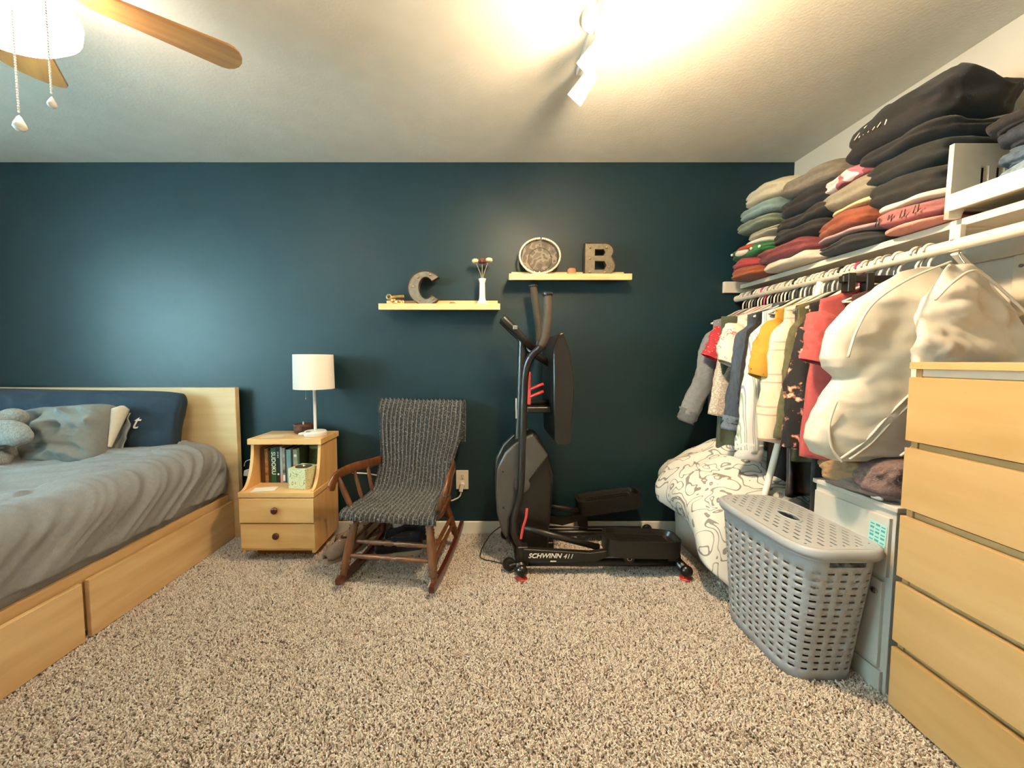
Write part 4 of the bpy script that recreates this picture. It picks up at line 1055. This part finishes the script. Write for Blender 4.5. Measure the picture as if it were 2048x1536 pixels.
floral_w = ramp_mat('floral_cream', 'Noise', [(0, 'e5d3bf'), (.55, 'e8d9c8'), (.60, 'c9938a'), (.64, 'b5584f'), (.67, 'e6d6c4')], .9, Scale=28, Detail=2)
floral_b = ramp_mat('floral_black', 'Noise', [(0, '15100d'), (.52, '1b1210'), (.57, '7a4a3a'), (.62, 'c58a70'), (.68, 'e0b59a'), (.74, '6a3b30')], .9, Scale=34, Detail=3)
dots_r = ramp_mat('dots_red', 'Voronoi', [(0, 'd9c9bd'), (.16, 'a3232a')], .85, Scale=70)
stripes = ramp_mat('stripe_shirt', 'Wave', [(0, 'dfdedb'), (.45, '8b8fae'), (.62, 'dfdedb'), (.80, '8fa590'), (.93, 'dfdedb')], .85, Scale=5.5, bands_direction='X', Distortion=.6, Detail=0.0)
creamst = ramp_mat('cream_stripe', 'Wave', [(0, 'dccab0'), (.80, 'c99a8c'), (.9, 'dccab0')], .85, Scale=2.2, bands_direction='Z')
mustard = ramp_mat('mustard_dot', 'Voronoi', [(0, '4d3610'), (.10, 'a87c26')], .85, Scale=34)
heather = ramp_mat('heather', 'Noise', [(0, '8a8177'), (.5, 'b1a79a'), (.62, 'd0c7ba')], .95, Scale=120, const=False)
denim = mat('denim', '39434f', .9, var=.25, scale=120, bump=.3, stretch=(1, 1, .2))
denim_l = mat('denim_light', '5b6672', .9, var=.25, scale=120)
G = 'clothes hanging on the rail'
# far end to near end
garment('jacket', 'blue grey fleece jacket hanging at the wall end of the rail', 'jacket', 2.285, F('fleece_grey', '7a7f87', .1), .205, .60, .04, sl=1, sr=.07, sr1=.052, sleeve_to=(.385, -.08, -.60), cuff=F('fleece_cuff', '5f646d', .1), seed=1, bend=(.02, 0, 0))
garment('blouse', 'red blouse with tiny white dots, short sleeves', 'blouse', 2.20, dots_r, .2, .62, .025, sl=1, sr=.06, sr1=.065, sleeve_to=(.27, -.03, -.27), seed=2)
garment('sweater', 'heather oatmeal sweater hanging on the rail', 'sweater', 2.135, heather, .2, .60, .03, sleeve_to=(.285, -.05, -.58), sr=.055, sr1=.048, seed=3)
garment('scarf_top', 'cream top with pink floral print and draped ruffle', 'blouse', 2.07, floral_w, .2, .30, .04, sleeve_to=(.275, -.06, -.30), sr=.075, sr1=.07, puff=.015, seed=4, fold=.02)
garment('denim_jacket', 'dark blue denim jacket with lighter cuffs', 'jacket', 1.985, denim, .205, .60, .035, sleeve_to=(.29, -.05, -.60), sr=.062, sr1=.056, cuff=denim_l, seed=5, collar=denim)
garment('striped_shirt', 'white shirt with lavender and sage diagonal stripes', 'shirt', 1.885, stripes, .2, .58, .03, sleeve_to=(.275, -.05, -.72), sr=.062, sr1=.06, puff=.01, cuff=F('shirt_cuff', 'd9d8d6', .03), seed=6)
garment('black_cardigan', 'thin black cardigan squeezed beside the striped shirt', 'cardigan', 1.93, F('blackknit', '1a1815', .2), .2, .5, .02, sleeve_to=(.255, 0, -.5), sr=.05, sr1=.04, seed=16)
garment('mustard_blouse', 'mustard yellow ruffled short blouse with dark dots', 'blouse', 1.80, mustard, .2, .36, .03, sleeve_to=(.285, -.05, -.36), sr=.058, sr1=.072, puff=.012, seed=7, fold=.018)
garment('peasant_blouse', 'cream blouse with rose striped gathered sleeves', 'blouse', 1.745, creamst, .2, .60, .03, sleeve_to=(.275, -.05, -.64), sr=.055, sr1=.055, puff=.02, seed=8)
garment('olive_cardigan', 'olive green long cardigan between cream and black floral tops', 'cardigan', 1.675, F('olive_knit', '4f4a2e', .2), .195, .72, .03, sleeve_to=(.25, -.03, -.62), sr=.05, sr1=.042, seed=9)
garment('floral_blouse', 'black blouse with peach floral print and ruffled sleeve', 'blouse', 1.61, floral_b, .2, .66, .035, sleeve_to=(.27, -.05, -.64), sr=.055, sr1=.06, puff=.012, seed=10, fold=.02)
garment('dark_dress', 'black sleeveless dress hanging behind the coral tee', 'dress', 1.565, F('blackdress', '14110f', .2), .17, .95, .03, seed=11, flare=.1)
garment('coral_tee', 'plain coral red short sleeved long tee', 'shirt', 1.50, F('coral', '993d39', .08), .2, .66, .035, sleeve_to=(.235, -.05, -.29), sr=.062, sr1=.066, seed=12, fold=.01, dx=-.05, flare=.2)
# lower-hanging things
garment('green_trousers', 'dark sage green trousers hanging low behind the denim jacket', 'trousers', 2.10, F('sage_dark', '434a38', .1), .17, .82, .035, seed=13, zs=-.14, slope=0, dx=-.1)
garment('grey_skirt', 'light grey tunic hanging behind the fleece jacket', 'skirt', 2.24, F('tunic', '8e8b82', .1), .17, .72, .03, seed=14)
garment('black_skirt', 'long black skirt hanging above the white pole', 'skirt', 1.835, F('blackskirt', '12100f', .2), .17, .95, .03, seed=15, zs=-.14, slope=0)
garment('brown_dress', 'dark brown printed dress with shiny hem', 'dress', 1.70, mat('satin_brown', '2b211b', .4, var=.3), .185, .88, .03, seed=17, flare=.1)
garment('maroon_dress', 'deep maroon dress hanging low beside the grey cabinet', 'dress', 1.455, F('maroon_dress', '33100f', .2), .17, 1.0, .03, seed=18, flare=.05)
cyc = ['white', 'wire', 'white', 'grey', 'black', 'white', 'white', 'pink', 'white', 'wire', 'white', 'grey', 'white', 'white', 'wire', 'white', 'black', 'white', 'white', 'wire', 'white', 'white']
ys = [2.34, 2.31, 2.285, 2.262, 2.235, 2.21, 2.185, 2.16, 2.135, 2.11, 2.085, 2.06, 2.035, 2.01, 1.985, 1.96, 1.935, 1.91, 1.885, 1.86, 1.835, 1.81, 1.785, 1.76, 1.735, 1.71, 1.685, 1.66, 1.635, 1.61, 1.585, 1.56, 1.53, 1.5, 1.46, 1.40, 1.385, 1.36]
names = {'white': 'white plastic clothes hanger on the rail', 'wire': 'thin metal clothes hanger on the rail', 'grey': 'grey plastic clothes hanger on the rail', 'black': 'black plastic clothes hanger on the rail', 'pink': 'pink plastic clothes hanger on the rail'}
for i, y in enumerate(ys):
    c = cyc[i % len(cyc)]
    near_ = [g for g in GAR if abs(g[0]-y) == min(abs(g[0]-q) for q in ys)]
    hanger(y, c, names[c].replace('on the rail', 'carrying the '+near_[0][1]) if near_ else names[c], R(random.uniform(-7, 7)))
# clip hanger
cl = thing('clip_hanger', 'black trouser hanger with metal clips above the coral tee', 'hanger', (RX, 1.475, RZ))
MB().tube(catmull([(0, 0, -.06), (0, 0, -.04), (.022, 0, -.012), (.016, 0, .018), (0, 0, .024), (-.018, 0, .014)], 4), .0028, 8).build('hook', M['chrome'], cl, smooth=True)
MB().box(-.2, .05, -.012, .012, -.085, -.058).build('bar', hcol['black'], cl, bevel=.005)
for x in (-.17, -.10): MB().box(x-.014, x+.014, -.016, .016, -.12, -.05).build('clip', M['black_gloss'], cl, bevel=.003)

# ------------------------------------------------------------ garment bags
bagm = mat('nonwoven', 'c8c3b6', .7, var=.03, scale=30, bump=.1, bscale=300)
bagm.node_tree.nodes['Principled BSDF'].inputs['Subsurface Weight'].default_value = .0
def bag():
    t = thing('garment_bag', 'big white fabric garment bag bulging in front of the coral tee', 'garment bag', (1.53, 1.355, 1.40))
    # left / right silhouettes in x against z, thickness in y
    Lf = [(1.445, 1.50), (1.425, 1.42), (1.37, 1.345), (1.31, 1.26), (1.22, 1.19), (1.13, 1.17), (1.10, 1.185), (1.06, 1.225), (1.0, 1.19), (.93, 1.15), (.84, 1.135), (.79, 1.16), (.768, 1.22)]
    Rt = [(1.445, 1.56), (1.42, 1.60), (1.37, 1.69), (1.31, 1.79), (1.22, 1.835), (1.13, 1.84), (1.10, 1.84), (1.06, 1.84), (1.0, 1.84), (.93, 1.84), (.84, 1.82), (.79, 1.78), (.768, 1.70)]
    def ip(tb, z):
        for (z0, a_), (z1, b_) in zip(tb, tb[1:]):
            if z <= z0 and z >= z1: f = (z0-z)/(z0-z1); return lerp(a_, b_, smooth01(f)*.5+f*.5)
        return tb[-1][1]
    def fn(u, v):
        a_ = u*2*math.pi; z = lerp(1.445, .768, v)
        l_, r_ = ip(Lf, z), ip(Rt, z); cx = (l_+r_)/2; hw = (r_-l_)/2
        ca, sa = math.cos(a_), math.sin(a_)
        th = .055*smooth01(v*5)+.025*math.exp(-((z-.93)/.13)**2)
        x = cx+hw*spow(ca, .8)
        wr = .010*(1-2*abs(nz(x*5+z*6, z*5-x*4, 2)))+.006*nz(x*14, z*16, 4)
        y = 1.355+(th)*spow(sa, .8)*(1 if v < .97 else .5)+wr*smooth01(v*6)*(-1 if sa < 0 else 1)
        y = max(y, 1.24)
        if z < .9: y = max(y, 1.24)
        return (x, y, z+.01*nz(x*6, 0, 3)*v)
    o = MB().grid(110, 110, fn, cu=True)
    n0 = 110; o.f.append(tuple(range(n0))); o.f.append(tuple(range(109*110, 110*110)))
    o.build('bag', bagm, t, smooth=True, world=True)
    # piping along the seams
    def front(x, z):
        return (x, 1.355-.055*math.sqrt(max(0, 1-((x-1.5)/.36)**2))-.03, z)
    for k, pts in enumerate(([(1.50, 1.44), (1.37, 1.385), (1.27, 1.31), (1.225, 1.22), (1.205, 1.13)], [(1.46, 1.07), (1.40, 1.01), (1.33, .93), (1.27, .85), (1.20, .785)], [(1.18, .98), (1.165, .9), (1.175, .82), (1.205, .775)], [(1.48, 1.05), (1.41, .985), (1.345, .915), (1.285, .84), (1.225, .785)], [(1.55, .95), (1.45, .86), (1.38, .80)])):
        MB().tube(catmull([front(*p) for p in pts], 6), .004, 6).build('piping', bagm, t, smooth=True, world=True)
    t2 = thing('dress_cover', 'crumpled white cover over a hanger behind the birch dresser', 'garment bag', (1.55, 1.27, 1.40))
    def f2(u, v):
        a_ = u*2*math.pi; z = lerp(1.43, 1.0, v)
        hw = lerp(.05, .22, math.sin(min(1, v*1.6)*math.pi/2)); cx = 1.53+.10*math.sin(min(1, v*1.5)*math.pi/2)
        x = cx+hw*spow(math.cos(a_), .8)
        y = 1.255+.04*smooth01(v*4)*spow(math.sin(a_), .8)+.03*(1-2*abs(nz(x*6+z*5, z*6-x*3, 9)))*smooth01(v*3)+.009*(1-2.5*abs(nz(x*15+z*9, z*13, 3)))+.006*nz(x*34, z*30, 7)
        return (x, max(1.205, min(y, 1.30)), z+.03*nz(x*7, 1, 4)*v-.62*max(0, x-1.55)*(1-v))
    mb = MB().grid(70, 50, f2, cu=True); mb.f.append(tuple(range(70)))
    mb.build('cover', bagm, t2, smooth=True, world=True)
    MB().tube(catmull([(1.53, 1.257, 1.43), (1.53, 1.275, 1.465), (1.552, 1.285, 1.49), (1.545, 1.285, 1.517), (1.53, 1.285, 1.522), (1.512, 1.285, 1.512)], 5), .0028, 8).build('hook', M['chrome'], t2, smooth=True, world=True)
    MB().tube(catmull([(1.40, 1.22, 1.31), (1.46, 1.222, 1.37), (1.53, 1.225, 1.40), (1.62, 1.22, 1.33), (1.70, 1.215, 1.25)], 5), .004, 6).build('piping', bagm, t2, smooth=True, world=True)
bag()

# ------------------------------------------------------------ folded clothes on the shelf
def folded(name, label, m, yc, ys_, z0, z1, xf=1.47, xd=.30, seed=0, layers=2, droop=0, tilt=0, cat='folded clothes', wr=.012):
    cy, cz = yc, (z0+z1)/2; hx, hy, hz = xd/2, ys_/2, (z1-z0)/2; cx = xf+hx
    t = thing(name, label, cat, (cx, cy, z0), 0, 'folded clothes on the shelf')
    def fn(u, v):
        a_ = u*2*math.pi; b_ = (v-.5)*math.pi
        cb, sb = spow(math.cos(b_), .42), spow(math.sin(b_), .8)
        x = hx*spow(math.cos(a_), .5)*cb; y = hy*spow(math.sin(a_), .5)*cb; z = hz*sb
        e = 1+.16*nz(x*9+seed, y*9, z*16+seed)+.05*nz(x*25, y*25+seed, z*40)
        if layers > 1:
            g = math.cos(z/hz*math.pi*(layers-1) if hz else 0)
            ed = max(abs(math.cos(a_)), abs(math.sin(a_)))
            if layers == 2: e -= .07*math.exp(-(z/hz/.16)**2)*(1 if math.cos(a_) < .6 else .3)
            else: e -= .06*max(0, -g)**4
        x *= e; y *= e
        z += 1.5*wr*(nz(x*8, y*8, seed*1.3)+.7*(1-2*abs(nz(x*7+y*5, y*9, seed+4))))*.8*max(0, .3+sb)
        z += tilt*y
        if x < -.02: z -= droop*((-.02-x)/hx)**2
        return (cx+x, cy+y, cz+z)
    MB().grid(84, 30, fn, cu=True).build('cloth', m, t, smooth=True, world=True)
    t.rotation_euler = (0, 0, R(4*math.sin(seed*2.3)))
    return t
S = 1.587
print_ = F('hoodie', '1a1715', .1)
A = [('orange_top', 'burnt orange folded top at the bottom by the blue wall', F('c1', '8f4428', .1), 2.25, .27, S, 1.645, 1.44),
 ('red_top', 'coral red folded top above the burnt orange one', F('c2', '9c3434', .1), 2.28, .23, 1.645, 1.70, 1.44),
 ('green_sweater', 'bright green folded sweater with red and white motif', F('c3', '2c6a36', .1), 2.23, .30, 1.70, 1.765, 1.44),
 ('ivory_top', 'ivory folded top at the bottom of the middle stack', F('c5', 'cfc6b4', .05), 1.97, .33, S, 1.630, 1.45),
 ('maroon_sweater', 'maroon brown thick folded sweater', F('c6', '6f2f2e', .1), 1.97, .33, 1.63, 1.70, 1.43),
 ('charcoal_knit', 'charcoal folded knit directly above the maroon sweater', F('c7', '241f1b', .1), 1.90, .35, 1.70, 1.765, 1.45),
 ('charcoal_hoodie', 'charcoal grey folded hoodie in the middle of its stack', F('c8', '27221d', .1), 1.88, .36, 1.765, 1.83, 1.45),
 ('espresso_fleece', 'espresso brown folded fleece under the taupe one', F('c9', '1f1a16', .1), 1.88, .33, 1.83, 1.915, 1.46),
 ('taupe_fleece', 'taupe folded fleece on top of the middle stack', F('c10', '6e6558', .1), 1.86, .30, 1.915, 2.0, 1.46),
 ('white_sleeve_top', 'plain white folded tee poking out near the wall', F('c11', 'd8d4c9', .03), 2.19, .17, 1.765, 1.795, 1.47),
 ('beige_sweater', 'beige folded sweater in the wall side stack', F('c12', 'a39a86', .08), 2.17, .22, 1.795, 1.84, 1.47),
 ('sage_sweater', 'sage green folded sweater in the wall side stack', F('c13', '75806f', .08), 2.18, .26, 1.84, 1.895, 1.43),
 ('dusty_blue_sweater', 'dusty blue folded sweater in the wall side stack', F('c14', '7a908f', .08), 2.16, .25, 1.895, 1.965, 1.43),
 ('cream_fleece', 'cream folded fleece on top of the wall side stack', F('c15', 'b8ae96', .06), 2.12, .29, 1.965, 2.05, 1.43),
 ('charcoal_tee', 'charcoal folded tee flat on the shelf front', F('c16', '2c2a29', .1), 1.665, .29, S, 1.635, 1.48),
 ('lilac_top', 'lilac folded top between charcoal and rust clothes', F('c17', '9a7f80', .08), 1.64, .27, 1.635, 1.658, 1.47),
 ('rust_sweater', 'rust orange folded sweater', F('c18', '7c3c22', .1), 1.66, .30, 1.658, 1.735, 1.455),
 ('straw_top', 'pale straw folded top lying on the rust sweater', F('c19', 'd2bb8c', .05), 1.61, .25, 1.735, 1.762, 1.475),
 ('taupe_sweatshirt', 'stone taupe folded sweatshirt under the floral one', F('c20', '7f7563', .08), 1.645, .24, 1.762, 1.845, 1.46),
 ('pink_floral_top', 'pink folded top with large white flowers', ramp_mat('pinkfloral', 'Noise', [(0, '7a3a44'), (.45, 'a85f68'), (.52, 'd9c9c4'), (.62, 'e3d8d2')], .9, Scale=12, Detail=1), 1.66, .26, 1.845, 1.895, 1.46),
 ('dark_olive_sweater', 'very dark olive folded sweater behind the white bin', F('c21', '1e1b15', .1), 1.45, .26, 1.70, 1.78, 1.47),
 ('black_green_sweater', 'black green folded sweater above the dark olive one', F('c22', '191a16', .1), 1.45, .28, 1.78, 1.87, 1.47),
 ('black_jumper', 'slouchy black jumper under the printed hoodie', F('c23', '151311', .1), 1.47, .34, 1.87, 1.93, 1.465),
 ('salmon_tee', 'salmon pink folded top on the shelf edge', F('c24', 'c77f72', .06), 1.42, .20, S, 1.612, 1.485),
 ('mauve_sweatshirt', 'mauve folded sweatshirt with dark lettering', F('c25', '8d5452', .06), 1.42, .22, 1.612, 1.672, 1.475),
 ('white_tee', 'white folded tee above the mauve sweatshirt', F('c26', 'd5cdbb', .03), 1.42, .22, 1.672, 1.70, 1.485)]
fo = {}
for i, (n_, lb, m_, yc, yw, z0, z1, xf) in enumerate(A):
    fo[n_] = folded(n_, lb, m_, yc, yw, z0, z1, xf, .36 if xf < 1.46 else .33, seed=i*1.7, layers=2 if z1-z0 > .045 else 1, wr=.013 if z1-z0 > .04 else .005)
fo['hoodie'] = folded('printed_hoodie', 'black folded hoodie with a white chest print on top of the pile', print_, 1.50, .40, 1.93, 2.06, 1.45, .36, seed=50, layers=2, wr=.03, tilt=-.06)
# motif on the green sweater, plain stand-in patches
gs = fo['green_sweater']
MB().ell((-.175, .02, .035), (.02, .05, .02), 14, 8).build('motif_patch', F('motif_white', 'd8d2c6', .03), gs, smooth=True)
MB().ell((-.168, .0, .052), (.03, .06, .016), 14, 8).build('motif_patch', F('motif_red', '9a3a22', .05), gs, smooth=True)
for yy, zz in ((.09, .04), (-.06, .035), (-.12, .03)): MB().ell((-.183, yy, zz), (.006, .008, .008), 10, 6).build('pompom', M['paper'], gs, smooth=True)
def seams(parent, pts, m, r=.003):
    for p in pts: MB().tube(catmull(p, 4), r, 6).build('print_stroke', m, parent, smooth=True, world=True)
pr = M['paper']
for k in range(7):
    y = 1.60-.017*k; MB().tube([(1.462+.012*(k > 5), y, 1.996), (1.470, y-.012, 2.018)], .003, 6, flat=.5).build('print_stroke', pr, fo['hoodie'], smooth=True, world=True)
MB().tube([(1.475, 1.575, 2.028), (1.485, 1.53, 2.045)], [.004, .009], 6, flat=.5).build('print_stroke', pr, fo['hoodie'], smooth=True, world=True)
for k, y in enumerate((1.50, 1.487, 1.455, 1.44, 1.41, 1.395, 1.365, 1.35)):
    MB().tube([(1.4745, y, 1.63), (1.4755, y-.006+.004*(k % 2), 1.655)], .0022, 6, flat=.5).build('letter_stroke', M['black'], fo['mauve_sweatshirt'], smooth=True, world=True)
# white open bin with jeans
ob = thing('open_bin', 'white open front stacking bin on the closet shelf', 'bin', (1.67, 1.15, S))
wm = M['white_paint']
bx('base', wm, ob, 1.515, 1.85, .80, 1.305, S+.03, S+.045, .003)
for y in (.80, 1.290):
    out = [(1.505, S-.002), (1.545, S-.002), (1.555, S+.025), (1.80, S+.025), (1.81, S-.002), (1.85, S-.002), (1.85, S+.235), (1.508, S+.235)]
    hl = [[(1.60+.05*k, S+.105), (1.60+.05*k, S+.165), (1.625+.05*k, S+.165), (1.625+.05*k, S+.105)] for k in range(3)]
    o = with_holes('side_panel', out, hl, 0, .014, wm, ob); o.location = (-ob.location.x, y+.007-ob.location.y, -ob.location.z)
bx('front_lip', wm, ob, 1.505, 1.517, .80, 1.305, S+.02, S+.075, .003)
bx('back_panel', wm, ob, 1.838, 1.85, .80, 1.305, S+.03, S+.235, .003)
jd = mat('jeans', '3f4d5b', .9, var=.3, scale=70, bump=.3); jd2 = mat('jeans_dark', '20262e', .9, var=.3, scale=70, bump=.3); jd3 = mat('jeans_light', '6b7d8b', .9, var=.25, scale=70, bump=.3)
for i, (lb, m_, yc, yw, z0, z1, xf) in enumerate((('faded blue folded jeans lying lowest in the white bin', jd3, 1.10, .33, S+.046, S+.10, 1.535), ('mid blue rolled jeans in the white bin', jd, 1.06, .36, S+.10, S+.16, 1.535), ('dark navy folded jeans in the white bin', jd2, 1.06, .37, S+.16, S+.235, 1.55), ('blackish folded trousers above the white bin rim', F('trs', '1c1613', .2), 1.10, .40, S+.235, S+.285, 1.56), ('blue jeans folded on top of the white bin heap', jd, .99, .36, S+.285, S+.37, 1.52), ('dark jeans crowning the heap above the white bin', jd2, .97, .34, S+.37, S+.44, 1.53))):
    f_ = folded('folded_jeans', lb, m_, yc, yw, z0, z1, xf, .28, seed=80+i*2.3, layers=3, wr=.014, cat='jeans'); f_['group'] = 'jeans in the white bin'

# ------------------------------------------------------------ towels and cardigans heaped on the grey cabinet
def heap(name, label, m, c, r_, seed, cat='blanket', folds=6):
    t = thing(name, label, cat, (c[0], c[1], c[2]-r_[2]))
    def fn(u, v):
        a_ = u*2*math.pi; b_ = (v-.5)*math.pi
        cb, sb = spow(math.cos(b_), .7), spow(math.sin(b_), .8)
        e = 1+.14*nz(math.cos(a_)*2+seed, math.sin(a_)*2, sb*1.5)+.07*(1-2*abs(nz(math.cos(a_)*3, sb*3+seed, math.sin(a_)*3)))
        return (c[0]+r_[0]*spow(math.cos(a_), .7)*cb*e, c[1]+r_[1]*spow(math.sin(a_), .7)*cb*e, max(.651, c[2]+r_[2]*sb*e))
    MB().grid(80, 40, fn, cu=True).build('cloth', m, t, smooth=True, world=True)
    return t
heap('tan_blanket', 'tan fleece blanket heaped on the grey cabinet', F('tan', '8a6a48', .12), (1.45, 1.43, .70), (.16, .10, .055), 3)
heap('mauve_cardigan', 'mauve brown fuzzy cardigan heaped next to the birch dresser', mat('fuzzy', '6b5550', 1, var=.2, scale=90, bump=.6, bscale=260), (1.45, 1.285, .715), (.165, .075, .07), 8, 'cardigan')
heap('taupe_towel', 'taupe folded towel under the tan blanket', F('taupe_towel', '77655c', .12), (1.40, 1.36, .675), (.11, .13, .03), 12, 'towel')
wr_ = thing('paper_tag', 'shiny white paper band on the mauve cardigan', 'tag', (1.325, 1.275, .665))
MB().grid(16, 4, lambda u, v: (.012*math.cos(u*4.6)-.01, .02*math.sin(u*4.6), .03*v-.012), ).build('band', M['plastic_white'], wr_, smooth=True, solid=.001)
